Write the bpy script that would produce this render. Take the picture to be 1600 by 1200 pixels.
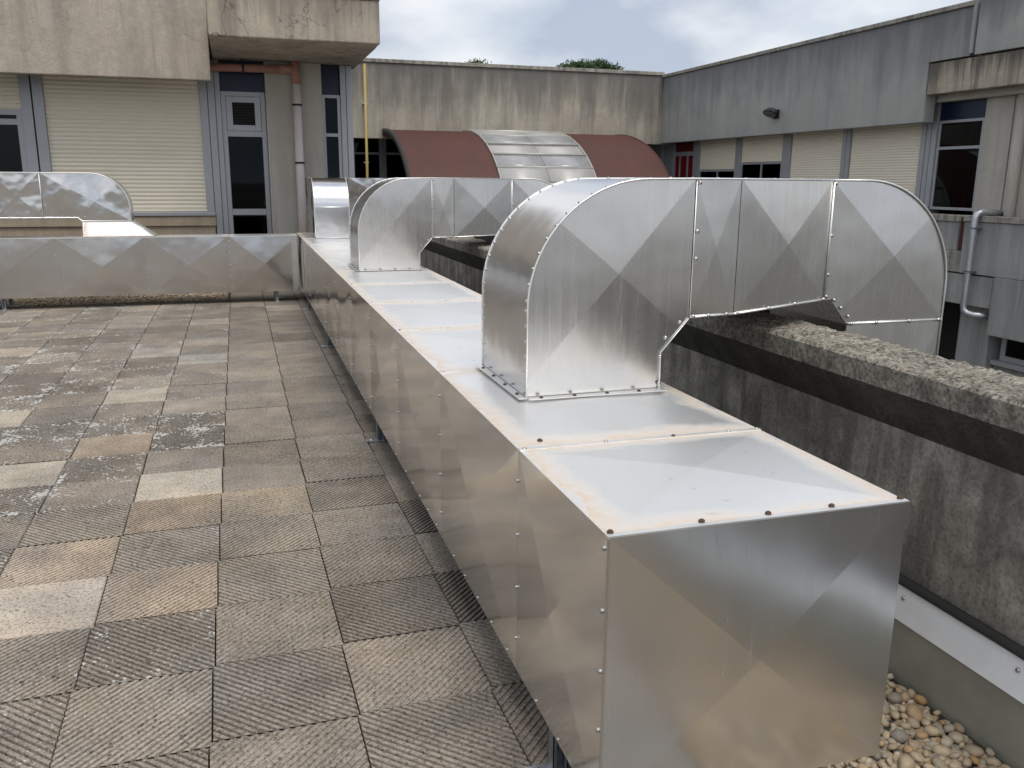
import bpy, bmesh, math, random
from mathutils import Vector, Matrix, noise
rnd = random.Random(7)
R = math.radians
scene = bpy.context.scene
for o in list(bpy.data.objects):
    bpy.data.objects.remove(o)
col = scene.collection

# ------------------------------------------------------------------ camera
cam_d = bpy.data.cameras.new('camera')
cam = bpy.data.objects.new('camera', cam_d); col.objects.link(cam)
cam_d.sensor_fit = 'HORIZONTAL'; cam_d.sensor_width = 36.0
cam_d.lens = 36.0 * 1361.136 / 1600.0
cam_d.clip_start = 0.05; cam_d.clip_end = 3000
pit, yaw, rol = R(13.195), R(17.245), R(-0.447)
fw = Vector((math.sin(yaw)*math.cos(pit), math.cos(yaw)*math.cos(pit), -math.sin(pit)))
rt = Vector((math.cos(yaw), -math.sin(yaw), 0)); dn = fw.cross(rt)
r2 = rt*math.cos(rol) + dn*math.sin(rol); d2 = -rt*math.sin(rol) + dn*math.cos(rol)
M = Matrix((( r2.x, -d2.x, -fw.x, 0), (r2.y, -d2.y, -fw.y, 0), (r2.z, -d2.z, -fw.z, 1.5), (0, 0, 0, 1)))
cam.matrix_world = M
scene.camera = cam

# ------------------------------------------------------------------ world, sun, exposure
SUN_DIR = Vector((0.08, -0.42, 0.87)).normalized()      # towards the sun
world = bpy.data.worlds.new('World'); scene.world = world; world.use_nodes = True
wn = world.node_tree.nodes; wl = world.node_tree.links; wn.clear()
w_out = wn.new('ShaderNodeOutputWorld'); w_bg = wn.new('ShaderNodeBackground')
sky = wn.new('ShaderNodeTexSky'); sky.sky_type = 'NISHITA'; sky.sun_disc = False
sky.sun_elevation = math.asin(SUN_DIR.z); sky.sun_rotation = math.atan2(SUN_DIR.x, SUN_DIR.y)
sky.air_density = 1.0; sky.dust_density = 2.0
w_tc = wn.new('ShaderNodeTexCoord'); w_map = wn.new('ShaderNodeMapping')
w_map.inputs['Scale'].default_value = (1.0, 1.0, 2.2); w_map.inputs['Location'].default_value = (3.7, 10.2, 5.7)
w_n = wn.new('ShaderNodeTexNoise'); w_n.inputs['Scale'].default_value = 1.9; w_n.inputs['Detail'].default_value = 7; w_n.inputs['Roughness'].default_value = 0.52
w_n2 = wn.new('ShaderNodeTexNoise'); w_n2.inputs['Scale'].default_value = 3.1; w_n2.inputs['Detail'].default_value = 6
w_r = wn.new('ShaderNodeValToRGB')      # how dense the cloud is
w_r.color_ramp.elements[0].position = 0.28; w_r.color_ramp.elements[0].color = (0.55, 0.55, 0.55, 1)
w_r.color_ramp.elements[1].position = 0.5; w_r.color_ramp.elements[1].color = (1, 1, 1, 1)
w_c = wn.new('ShaderNodeValToRGB')      # cloud grey to white
w_c.color_ramp.elements[0].position = 0.41; w_c.color_ramp.elements[0].color = (3.5, 3.95, 4.75, 1)
w_c.color_ramp.elements[1].position = 0.65; w_c.color_ramp.elements[1].color = (7.9, 7.85, 7.75, 1)
w_mix = wn.new('ShaderNodeMixRGB')
wl.new(w_tc.outputs['Generated'], w_map.inputs['Vector'])
wl.new(w_map.outputs[0], w_n.inputs['Vector']); wl.new(w_map.outputs[0], w_n2.inputs['Vector'])
wl.new(w_n.outputs['Fac'], w_r.inputs['Fac']); wl.new(w_n2.outputs['Fac'], w_c.inputs['Fac'])
wl.new(w_r.outputs[0], w_mix.inputs['Fac']); wl.new(sky.outputs[0], w_mix.inputs['Color1']); wl.new(w_c.outputs[0], w_mix.inputs['Color2'])
wl.new(w_mix.outputs[0], w_bg.inputs['Color']); w_bg.inputs['Strength'].default_value = 0.1
wl.new(w_bg.outputs[0], w_out.inputs['Surface'])

sun_d = bpy.data.lights.new('sun', 'SUN'); sun_d.energy = 1.4; sun_d.angle = R(32); sun_d.color = (1.0, 0.95, 0.87)
sun = bpy.data.objects.new('sun', sun_d); col.objects.link(sun)
sun.rotation_euler = (-SUN_DIR).to_track_quat('-Z', 'Y').to_euler()
scene.view_settings.view_transform = 'Standard'; scene.view_settings.look = 'None'
scene.view_settings.gamma = 1; scene.view_settings.use_curve_mapping = False
scene.view_settings.exposure = 0.55

# ------------------------------------------------------------------ material helpers
class NT:
    def __init__(s, name):
        s.m = bpy.data.materials.new(name); s.m.use_nodes = True
        s.t = s.m.node_tree; s.n = s.t.nodes; s.n.clear()
        s.out = s.n.new('ShaderNodeOutputMaterial'); s.b = s.n.new('ShaderNodeBsdfPrincipled')
        s.t.links.new(s.b.outputs[0], s.out.inputs['Surface'])
        s.tc = s.n.new('ShaderNodeTexCoord')
    def l(s, a, b): s.t.links.new(a, b)
    def put(s, sock, v):
        if hasattr(v, 'links') or hasattr(v, 'is_linked'): s.l(v, sock)
        elif isinstance(v, tuple) and len(v) == 3 and sock.type == 'RGBA': sock.default_value = (*v, 1)
        else: sock.default_value = v
    def inp(s, k, v): s.put(s.b.inputs[k], v)
    def mapping(s, scale=(1, 1, 1), src='Object', loc=(0, 0, 0)):
        m = s.n.new('ShaderNodeMapping'); m.inputs['Scale'].default_value = scale; m.inputs['Location'].default_value = loc
        s.l(s.tc.outputs[src] if isinstance(src, str) else src, m.inputs['Vector']); return m.outputs[0]
    def noise(s, scale, detail=4, rough=.5, vec=None, dist=0):
        n = s.n.new('ShaderNodeTexNoise'); n.inputs['Scale'].default_value = scale; n.inputs['Detail'].default_value = detail
        n.inputs['Roughness'].default_value = rough; n.inputs['Distortion'].default_value = dist
        s.l(vec if vec is not None else s.tc.outputs['Object'], n.inputs['Vector']); return n.outputs['Fac']
    def ramp(s, f, *st):
        r = s.n.new('ShaderNodeValToRGB'); e = r.color_ramp.elements
        while len(e) < len(st): e.new(.5)
        for el, (p, c) in zip(e, st):
            el.position = p; el.color = (c, c, c, 1) if not isinstance(c, tuple) else (*c, 1)
        s.l(f, r.inputs['Fac']); return r.outputs[0]
    def mix(s, f, a, b, mode='MIX'):
        m = s.n.new('ShaderNodeMixRGB'); m.blend_type = mode
        s.put(m.inputs['Fac'], f); s.put(m.inputs['Color1'], a); s.put(m.inputs['Color2'], b); return m.outputs[0]
    def math(s, op, a, b=0.0, clamp=False):
        m = s.n.new('ShaderNodeMath'); m.operation = op; m.use_clamp = clamp
        s.put(m.inputs[0], a); s.put(m.inputs[1], b); return m.outputs[0]
    def sep(s, v):
        m = s.n.new('ShaderNodeSeparateXYZ'); s.l(v, m.inputs[0]); return m.outputs
    def bump(s, h, strength, dist, nrm=None):
        b = s.n.new('ShaderNodeBump'); b.inputs['Strength'].default_value = strength; b.inputs['Distance'].default_value = dist
        s.l(h, b.inputs['Height'])
        if nrm is not None: s.l(nrm, b.inputs['Normal'])
        return b.outputs[0]

def mat_concrete(name, base, dark, light=None, streak=.6, top=.6, mott=.5, rough=.9, sc=1.0, relief=.004, grad=0.0, crack=0.0):
    t = NT(name)
    pos = t.n.new('ShaderNodeNewGeometry').outputs['Position']
    n1 = t.noise(1.1*sc, 8, .6, pos); n2 = t.noise(45*sc, 5, .65, pos); n3 = t.noise(7*sc, 6, .6, pos)
    st = t.noise(1.0, 6, .6, t.mapping((4*sc, 4*sc, .45), pos)); st2 = t.noise(1.0, 5, .6, t.mapping((14*sc, 14*sc, .9), pos, (3, 2, 1)))
    gz = t.sep(t.tc.outputs['Generated'])[2]
    c = t.mix(t.ramp(n1, (.35, 0.0), (.68, mott)), base, dark)
    if light: c = t.mix(t.ramp(n3, (.5, 0.0), (.7, .55)), c, light)
    up = t.math('MULTIPLY', t.ramp(gz, (.25, 0.0), (1.0, 1.0)), top)
    s1 = t.ramp(t.math('ADD', st, t.math('MULTIPLY', up, .22)), (.48, 0.0), (.68, streak))
    c = t.mix(s1, c, dark)
    s2 = t.ramp(t.math('ADD', st2, t.math('MULTIPLY', up, .14)), (.54, 0.0), (.72, streak*.8))
    c = t.mix(s2, c, dark)
    if grad:
        gn = t.math('ADD', gz, t.math('ADD', t.math('MULTIPLY', t.math('SUBTRACT', st, .5), .9), t.math('MULTIPLY', t.math('SUBTRACT', n1, .5), .5)))
        c = t.mix(t.ramp(gn, (.38, 0.0), (.95, grad)), c, dark)
    if crack:
        dv = t.n.new('ShaderNodeVectorMath'); dv.operation = 'MULTIPLY_ADD'
        nz_ = t.n.new('ShaderNodeTexNoise'); nz_.inputs['Scale'].default_value = 3.5; nz_.inputs['Detail'].default_value = 5; t.l(pos, nz_.inputs['Vector'])
        t.l(nz_.outputs['Color'], dv.inputs[0]); dv.inputs[1].default_value = (.5, .5, .5); t.l(pos, dv.inputs[2])
        vo = t.n.new('ShaderNodeTexVoronoi'); vo.feature = 'DISTANCE_TO_EDGE'; vo.inputs['Scale'].default_value = 1.7; t.l(t.mapping((1.3, 1.3, .7), dv.outputs[0]), vo.inputs['Vector'])
        ck = t.math('MULTIPLY', t.ramp(vo.outputs['Distance'], (.004, 1.0), (.016, 0.0)), t.ramp(n1, (.46, 0.0), (.56, crack)))
        c = t.mix(ck, c, tuple(x*.12 for x in base))
    c = t.mix(t.ramp(n2, (.3, .45), (.6, 0.0)), c, tuple(x*.55 for x in base))
    t.inp('Base Color', c); t.inp('Roughness', rough); t.inp('Specular IOR Level', .25)
    h = t.math('ADD', n2, t.math('MULTIPLY', n3, .8))
    t.inp('Normal', t.bump(h, .7, relief))
    return t.m

def mat_metal(name, col_=(.80, .795, .785), rough=.24, wave=.012, wsc=2.2, brush=.12, dirt=0.0, dust=0.0, vertical=True, det=1.5):
    t = NT(name)
    pos = t.n.new('ShaderNodeNewGeometry').outputs['Position']
    br = t.noise(1.0, 4, .6, t.mapping((38, 38, .8) if vertical else (.9, 40, 40), pos))
    cl = t.noise(1.6, 5, .6, pos)
    r = t.math('ADD', rough - brush*.5 - .05, t.math('ADD', t.math('MULTIPLY', br, brush), t.math('MULTIPLY', cl, .10)))
    wv = t.noise(wsc, det, .4, pos); wv2 = t.noise(wsc*3.1, 1, .4, pos)
    nrm = t.bump(t.math('ADD', wv, t.math('MULTIPLY', wv2, .22)), 1.0, wave)
    c = t.mix(t.math('MULTIPLY', cl, .22), col_, tuple(x*.82 for x in col_))
    spots = t.ramp(t.noise(70, 2, .5, pos), (.74, 0.0), (.78, .35))
    c = t.mix(spots, c, (.86, .86, .85))
    run = t.ramp(t.noise(1.0, 3, .6, t.mapping((60, 60, 1.4), pos, (5, 1, 2))), (.60, 0.0), (.74, .14))     # dried water runs
    c = t.mix(run, c, tuple(min(1, x*1.12) for x in col_))
    scr_ = t.ramp(t.noise(1.0, 2, .5, t.mapping((9, 9, 240), pos, (1, 4, 2))), (.74, 0.0), (.79, .06))
    r = t.math('ADD', r, t.math('ADD', t.math('MULTIPLY', run, .5), t.math('MULTIPLY', scr_, .5)))
    t.inp('Metallic', 1.0)
    if dirt > 0:
        g = t.sep(t.tc.outputs['Generated'])
        ex = t.math('ABSOLUTE', t.math('SUBTRACT', g[0], .5)); ey = t.math('ABSOLUTE', t.math('SUBTRACT', g[1], .5))
        e = t.math('MULTIPLY', t.math('MAXIMUM', ex, ey), 2.0)
        n = t.noise(4.5, 5, .6, pos); n2 = t.noise(30, 3, .6, pos)
        e2 = t.math('ADD', e, t.math('MULTIPLY', t.math('SUBTRACT', n, .5), .42))
        k = t.ramp(e2, (.78, 0.0), (.98, dirt*.75), (1.10, dirt*.2))
        k = t.math('MULTIPLY', k, t.ramp(n2, (.3, .55), (.6, 1.0)))
        sp = t.ramp(t.noise(24, 2, .5, pos), (.70, 0.0), (.76, .4))
        c = t.mix(k, c, (.56, .41, .27)); c = t.mix(sp, c, (.55, .5, .42))
        t.inp('Metallic', t.math('SUBTRACT', 1.0 - dust, t.math('MULTIPLY', k, .75), True))
        r = t.math('ADD', r, t.math('MULTIPLY', k, .4))
    t.inp('Base Color', c); t.inp('Roughness', r); t.inp('Normal', nrm)
    return t.m

def mat_plain(name, c, rough=.5, metal=0.0, var=.15, relief=0.0, sc=8, spec=.4):
    t = NT(name)
    pos = t.n.new('ShaderNodeNewGeometry').outputs['Position']
    n = t.noise(sc, 6, .6, pos); n2 = t.noise(sc*.15, 3, .5, pos)
    cc = t.mix(t.ramp(n, (.35, var), (.65, 0.0)), c, tuple(x*.5 for x in c)); cc = t.mix(t.ramp(n2, (.4, 0.0), (.7, var)), cc, tuple(x*.6 for x in c))
    t.inp('Base Color', cc); t.inp('Roughness', t.math('ADD', rough-.08, t.math('MULTIPLY', n, .16))); t.inp('Metallic', metal); t.inp('Specular IOR Level', spec)
    if relief: t.inp('Normal', t.bump(n, .8, relief))
    return t.m

def mat_glass(name, tint=(.30, .33, .35)):
    t = NT(name); t.n.remove(t.b)
    tr = t.n.new('ShaderNodeBsdfTransparent'); tr.inputs[0].default_value = (*tint, 1)
    gl = t.n.new('ShaderNodeBsdfGlossy'); gl.inputs['Roughness'].default_value = .03; gl.inputs[0].default_value = (.9, .95, 1, 1)
    fr = t.n.new('ShaderNodeFresnel'); fr.inputs['IOR'].default_value = 1.28
    mx = t.n.new('ShaderNodeMixShader'); t.l(fr.outputs[0], mx.inputs[0]); t.l(tr.outputs[0], mx.inputs[1]); t.l(gl.outputs[0], mx.inputs[2])
    t.l(mx.outputs[0], t.out.inputs['Surface']); return t.m

def mat_paver():
    t = NT('paver_concrete')
    oi = t.n.new('ShaderNodeObjectInfo')
    pos = t.n.new('ShaderNodeNewGeometry').outputs['Position']
    n1 = t.noise(5, 7, .65, pos); n2 = t.noise(85, 5, .75, pos); n3 = t.noise(16, 5, .65, pos); n4 = t.noise(2.2, 3, .5, pos)
    c = oi.outputs['Color']
    c = t.mix(t.ramp(n1, (.32, .5), (.62, 0.0)), c, (.50, .48, .45), 'MULTIPLY')
    c = t.mix(t.ramp(n4, (.40, 0.0), (.66, .8)), c, (1.38, 1.30, 1.2), 'MULTIPLY'); c = t.mix(t.ramp(t.noise(.9, 5, .6, t.mapping((1, 1, 1), pos, (4, 9, 0))), (.45, 0.0), (.66, .6)), c, (.62, .60, .58), 'MULTIPLY')
    c = t.mix(t.ramp(n2, (.34, .95), (.52, 0.0)), c, (.28, .27, .25), 'MULTIPLY')
    c = t.mix(t.ramp(n2, (.56, 0.0), (.70, .55)), c, (.50, .46, .40))
    # dark moss flecks and pale lichen, thicker towards the joints
    g = t.sep(t.tc.outputs['Generated'])
    e = t.math('MULTIPLY', t.math('MAXIMUM', t.math('ABSOLUTE', t.math('SUBTRACT', g[0], .5)), t.math('ABSOLUTE', t.math('SUBTRACT', g[1], .5))), 2.0)
    e = t.ramp(e, (.55, 0.0), (1.0, 1.0))
    al = oi.outputs['Alpha']
    v = t.n.new('ShaderNodeTexVoronoi'); v.inputs['Scale'].default_value = 46; t.l(pos, v.inputs['Vector'])
    big = t.noise(6.5, 3, .6, t.mapping((1, 1, 1), pos, (7, 3, 0)))
    amt = t.math('ADD', t.math('MULTIPLY', al, .42), t.math('MULTIPLY', e, t.math('MULTIPLY', al, .38)))
    amt = t.math('MULTIPLY', amt, t.ramp(big, (.38, .15), (.62, 1.0)))
    vr = t.math('ADD', v.outputs['Distance'], t.math('MULTIPLY', t.math('SUBTRACT', n3, .5), .5))
    lich = t.math('MULTIPLY', t.math('SUBTRACT', amt, vr), 14.0, True)
    v2 = t.n.new('ShaderNodeTexVoronoi'); v2.inputs['Scale'].default_value = 34; t.l(t.mapping((1, 1, 1), pos, (.31, .77, 0)), v2.inputs['Vector'])
    amt2 = t.math('MULTIPLY', t.math('ADD', .15, t.math('MULTIPLY', al, .12)), t.ramp(t.noise(4.2, 3, .6, pos), (.42, .3), (.6, 1.15)))
    dk = t.math('MULTIPLY', t.math('SUBTRACT', amt2, t.math('ADD', v2.outputs['Distance'], t.math('MULTIPLY', t.math('SUBTRACT', n3, .5), .4))), 12.0, True)
    c = t.mix(t.math('MULTIPLY', dk, .8), c, (.055, .05, .045))
    c = t.mix(t.math('MULTIPLY', lich, .85), c, (.55, .54, .51))
    t.inp('Base Color', c); t.inp('Roughness', .92); t.inp('Specular IOR Level', .2)
    t.inp('Normal', t.bump(t.math('ADD', n2, t.math('MULTIPLY', n3, 1.2)), .8, .0022))
    return t.m

M_ = {}
M_['fascia_beige'] = mat_concrete('concrete_fascia_beige', (.52, .455, .38), (.20, .175, .15), (.57, .505, .425), .40, .45, .45, relief=.006, crack=.25)
M_['beam_stained'] = mat_concrete('concrete_beam_stained', (.48, .425, .35), (.14, .13, .11), (.55, .45, .35), .6, .7, .4, relief=.006, crack=.9)
M_['wall_back'] = mat_concrete('concrete_wall_back', (.46, .42, .35), (.11, .11, .11), (.51, .465, .39), .45, .8, .35, sc=.9, grad=.75)
M_['wall_right'] = mat_concrete('concrete_wall_right', (.42, .42, .40), (.14, .145, .155), None, .20, .5, .25, sc=.9, grad=.75)
M_['beam_right'] = mat_concrete('concrete_beam_right', (.50, .43, .34), (.10, .095, .085), (.56, .49, .39), 1.0, .8, .5, sc=1.2)
M_['pillar'] = mat_concrete('concrete_pillar_pale', (.56, .53, .47), (.30, .275, .235), (.60, .57, .51), .35, .5, .3)
M_['coping'] = mat_concrete('concrete_coping_lichen', (.42, .40, .35), (.11, .10, .09), (.55, .53, .48), .8, .2, .7, sc=3)
M_['parapet'] = mat_concrete('concrete_parapet_dark', (.27, .255, .225), (.07, .066, .058), (.36, .335, .29), .45, .1, .8, sc=2.4, relief=.022)
M_['lower_grey'] = mat_concrete('concrete_lower_grey', (.40, .40, .39), (.17, .17, .17), None, .5, .5, .3)
M_['slab'] = mat_plain('dark_membrane', (.05, .048, .045), .9, 0, .3, .003, 12)
M_['upstand'] = mat_plain('upstand_membrane', (.34, .34, .285), .7, 0, .4, .004, 7)
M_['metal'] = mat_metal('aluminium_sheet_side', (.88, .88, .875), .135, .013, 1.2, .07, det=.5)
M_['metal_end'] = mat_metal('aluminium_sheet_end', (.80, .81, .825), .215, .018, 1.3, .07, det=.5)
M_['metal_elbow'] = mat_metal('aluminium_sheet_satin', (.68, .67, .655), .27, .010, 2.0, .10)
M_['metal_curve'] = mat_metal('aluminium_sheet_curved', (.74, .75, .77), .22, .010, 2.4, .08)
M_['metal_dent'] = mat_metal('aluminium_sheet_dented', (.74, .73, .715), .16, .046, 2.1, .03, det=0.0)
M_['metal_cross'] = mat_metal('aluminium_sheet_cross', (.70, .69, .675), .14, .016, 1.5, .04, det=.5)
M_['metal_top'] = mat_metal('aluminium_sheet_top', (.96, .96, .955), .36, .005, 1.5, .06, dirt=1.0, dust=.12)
M_['bead'] = mat_plain('aluminium_seam', (.90, .90, .89), .48, 1.0, .1)
M_['screw'] = mat_plain('screw_steel', (.55, .54, .52), .3, 1.0, .2)
M_['rust_screw'] = mat_plain('screw_rusty', (.10, .06, .04), .7, .3, .3)
M_['galv'] = mat_plain('galvanised_steel', (.62, .65, .68), .42, .85, .3, 0, 18)
M_['strip'] = mat_plain('flashing_zinc', (.88, .90, .92), .45, .15, .12, 0, 18)
M_['galv_dark'] = mat_plain('galvanised_channel', (.30, .33, .36), .45, .8, .3, 0, 18)
M_['frame'] = mat_plain('window_frame_grey', (.40, .415, .44), .42, .3, .12)
M_['shutter'] = mat_plain('shutter_cream', (.86, .80, .67), .5, 0, .05, 0, 3)
M_['navy'] = mat_plain('navy_panel', (.008, .018, .05), .35, 0, .2)
M_['red'] = mat_plain('red_panel', (.16, .008, .012), .4, 0, .2)
M_['glass'] = mat_glass('window_glass')
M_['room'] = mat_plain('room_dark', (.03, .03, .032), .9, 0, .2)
M_['curtain'] = mat_plain('curtain_grey', (.20, .19, .17), .9, 0, .2)
M_['rust'] = mat_plain('canopy_red_brown', (.088, .029, .020), .6, 0, .45, .002, 2.5)
M_['poly'] = mat_plain('skylight_sheet', (.52, .51, .49), .35, .2, .25, 0, 2.5)
M_['poly_d'] = mat_plain('skylight_pane', (.42, .42, .43), .28, .2, .3, 0, 2.5)
M_['pvc'] = mat_plain('pipe_pink_grey', (.70, .62, .60), .45, 0, .15)
M_['pvc_red'] = mat_plain('pipe_terracotta', (.42, .215, .165), .55, 0, .3)
M_['yellow'] = mat_plain('pipe_yellow', (.40, .31, .10), .5, 0, .2)
M_['black'] = mat_plain('lamp_black', (.022, .023, .026), .45, 0, .2)
M_['lens'] = mat_plain('lamp_lens', (.16, .16, .16), .25, 0, .1)
M_['base_beige'] = mat_concrete('concrete_base_beige', (.46, .38, .29), (.24, .2, .16), None, .4, .3, .3)
M_['ground'] = mat_plain('courtyard_ground', (.13, .125, .11), .95, 0, .4, .01, .6)
M_['bark'] = mat_plain('bark', (.08, .055, .04), .9, 0, .4)
M_['paver'] = mat_paver()
def mat_pebble():
    t = NT('river_pebble')
    g = t.n.new('ShaderNodeNewGeometry'); oi = t.n.new('ShaderNodeObjectInfo')
    r = t.math('FRACT', t.math('ADD', g.outputs['Random Per Island'], oi.outputs['Random']))
    c = t.ramp(r, (0, (.48, .38, .25)), (.2, (.36, .32, .27)), (.36, (.58, .47, .32)), (.5, (.24, .225, .21)), (.6, (.55, .48, .38)), (.74, (.42, .26, .11)), (.86, (.60, .53, .42)), (1.0, (.34, .26, .18)))
    n = t.noise(60, 5, .6, g.outputs['Position'])
    c = t.mix(t.ramp(n, (.35, .5), (.6, 0.0)), c, (.6, .52, .42), 'MULTIPLY')
    t.inp('Base Color', c); t.inp('Roughness', .62); t.inp('Normal', t.bump(n, .5, .002)); return t.m
M_['pebble'] = mat_pebble()
def mat_leaf():
    t = NT('pine_needles'); g = t.n.new('ShaderNodeNewGeometry')
    c = t.ramp(g.outputs['Random Per Island'], (0, (.022, .042, .016)), (.5, (.04, .075, .024)), (1, (.07, .11, .035)))
    t.inp('Base Color', c); t.inp('Roughness', .8); return t.m
M_['leaf'] = mat_leaf()

# ------------------------------------------------------------------ geometry helpers
def tag(o, label=None, cat=None, group=None, kind=None):
    if label: o['label'] = label
    if cat: o['category'] = cat
    if group: o['group'] = group
    if kind: o['kind'] = kind
    return o
def empty(name, loc, label=None, cat=None, group=None):
    o = bpy.data.objects.new(name, None); o.location = loc; o.empty_display_size = .1; col.objects.link(o)
    return tag(o, label, cat, group)
def root_loc(o):
    v = Vector(o.location); p = o.parent
    return v
def link(o, parent=None):
    col.objects.link(o)
    if parent is not None:
        o.parent = parent
        o.matrix_parent_inverse = Matrix.Translation(-world_loc(parent))
    return o
def world_loc(o):
    # every object is unrotated when children are attached; local location is kept in world terms
    return Vector(o.location)
def mesh_obj(name, verts, faces, mat, parent=None, smooth=False, bevel=0.0, origin=None, mats=None, fmat=None):
    vs = [Vector(v) for v in verts]
    if origin is None:
        lo = Vector([min(v[i] for v in vs) for i in range(3)]); hi = Vector([max(v[i] for v in vs) for i in range(3)])
        origin = (lo+hi)/2
    origin = Vector(origin)
    me = bpy.data.meshes.new(name); me.from_pydata([v-origin for v in vs], [], faces)
    for mm in (mats or [mat]): me.materials.append(M_[mm] if isinstance(mm, str) else mm)
    if fmat:
        for p, k in zip(me.polygons, fmat): p.material_index = k
    if smooth: me.polygons.foreach_set('use_smooth', [True]*len(me.polygons))
    me.update()
    o = bpy.data.objects.new(name, me); o.location = origin
    link(o, parent)
    if bevel:
        b = o.modifiers.new('bevel', 'BEVEL'); b.width = bevel; b.segments = 2; b.limit_method = 'ANGLE'
    return o
BOXF = [(0, 3, 2, 1), (4, 5, 6, 7), (0, 1, 5, 4), (1, 2, 6, 5), (2, 3, 7, 6), (3, 0, 4, 7)]
def boxv(x0, x1, y0, y1, z0, z1):
    return [(x0, y0, z0), (x1, y0, z0), (x1, y1, z0), (x0, y1, z0), (x0, y0, z1), (x1, y0, z1), (x1, y1, z1), (x0, y1, z1)]
def box(name, x0, x1, y0, y1, z0, z1, mat, parent=None, bevel=0.0):
    return mesh_obj(name, boxv(min(x0, x1), max(x0, x1), min(y0, y1), max(y0, y1), z0, z1), BOXF, mat, parent, bevel=bevel)
class MB:
    def __init__(s): s.v = []; s.f = []
    def add(s, v, f):
        k = len(s.v); s.v += [tuple(x) for x in v]; s.f += [tuple(i+k for i in q) for q in f]
    def box(s, *a): s.add(boxv(*a), BOXF)
    def tube(s, pts, r, n=12, cap=True):
        pts = [Vector(p) for p in pts]; rings = []; prev = None
        for i, p in enumerate(pts):
            d = (pts[min(i+1, len(pts)-1)] - pts[max(i-1, 0)]).normalized()
            a = Vector((0, 0, 1)) if abs(d.z) < .9 else Vector((1, 0, 0))
            if prev is not None: a = prev
            u = (a - d*a.dot(d)).normalized(); w = d.cross(u); prev = u
            rings.append([p + (u*math.cos(2*math.pi*k/n) + w*math.sin(2*math.pi*k/n))*r for k in range(n)])
        base = []; f = []
        for rg in rings: base += rg
        for i in range(len(rings)-1):
            for k in range(n):
                f.append((i*n+k, i*n+(k+1) % n, (i+1)*n+(k+1) % n, (i+1)*n+k))
        if cap: f.append(tuple(range(n-1, -1, -1))); f.append(tuple((len(rings)-1)*n+k for k in range(n)))
        s.add(base, f)
    def screw(s, p, nrm, r=.0062):
        nrm = Vector(nrm).normalized(); a = Vector((0, 0, 1)) if abs(nrm.z) < .9 else Vector((1, 0, 0))
        u = nrm.cross(a).normalized(); w = nrm.cross(u); p = Vector(p); vs = []; n = 7
        for rr, hh in ((1.0, -.001), (.95, r*.5), (.5, r*.85)):
            vs += [p + nrm*hh + (u*math.cos(2*math.pi*k/n) + w*math.sin(2*math.pi*k/n))*r*rr for k in range(n)]
        vs.append(p + nrm*r*.95); f = []
        for i in range(2):
            for k in range(n): f.append((i*n+k, i*n+(k+1) % n, (i+1)*n+(k+1) % n, (i+1)*n+k))
        for k in range(n): f.append((2*n+k, 2*n+(k+1) % n, 3*n))
        s.add(vs, f)
    def build(s, name, mat, parent=None, smooth=False, bevel=0, kind=None):
        o = mesh_obj(name, s.v, s.f, mat, parent, smooth, bevel)
        if kind: o['kind'] = kind
        return o
def copy_tree(o, off, parent=None):
    c = o.copy(); col.objects.link(c); c.location = Vector(o.location) + Vector(off)
    if parent is not None:
        c.parent = parent; c.matrix_parent_inverse = Matrix.Translation(-Vector(parent.location))
    for ch in list(o.children): copy_tree(ch, off, c)
    return c

def break_panel(name, outline, creases, depth, nrm, mat, parent):
    """flat sheet with an X-shaped stiffening fold: creases = 4 points on the outline (in order); every facet stays a true plane"""
    nrm = Vector(nrm).normalized(); O = [Vector(p) for p in outline]; K = [Vector(p) for p in creases]
    c = sum(K, Vector())/4
    # crossing point of the two fold lines
    d1 = K[2]-K[0]; d2_ = K[3]-K[1]; w = K[1]-K[0]
    den = d1.cross(d2_).length_squared
    if den > 1e-12:
        tt = w.cross(d2_).dot(d1.cross(d2_))/den; c = K[0] + d1*tt
    idx = []
    for k in K:
        idx.append(min(range(len(O)), key=lambda i: (O[i]-k).length))
    n = len(O); verts = []; faces = []
    apex = c + nrm*depth
    for q in range(4):
        i0, i1 = idx[q], idx[(q+1) % 4]; a = O[i0]-c; b = O[i1]-c
        run = []; i = i0
        while True:
            run.append(i)
            if i == i1: break
            i = (i+1) % n
        g = a.cross(b); gl = g.length_squared or 1e-9
        base = len(verts); verts.append(apex)
        for i in run:
            p = O[i]-c
            al = p.cross(b).dot(g)/gl; be = a.cross(p).dot(g)/gl
            verts.append(O[i] + nrm*depth*(1-al-be))
        faces.append(tuple(range(base, base+1+len(run))))
    return mesh_obj(name, verts, faces, mat, parent)
def rect_break(name, p0, p1, p2, p3, depth, mat, parent, flip=False):
    p = [Vector(x) for x in (p0, p1, p2, p3)]
    n = (p[1]-p[0]).cross(p[3]-p[0]).normalized()
    if flip: n = -n
    return break_panel(name, p, p, depth, n, mat, parent)

# ------------------------------------------------------------------ ground, terrace slab, paving, gravel
g = mesh_obj('ground', [(-900, -900, -3.62), (900, -900, -3.62), (900, 900, -3.62), (-900, 900, -3.62)], [(0, 1, 2, 3)], 'ground'); tag(g, kind='structure')
terrace = box('roof_terrace', -14, 1.945, -9, 15.5, -.40, -.045, 'slab'); tag(terrace, kind='structure')

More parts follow.
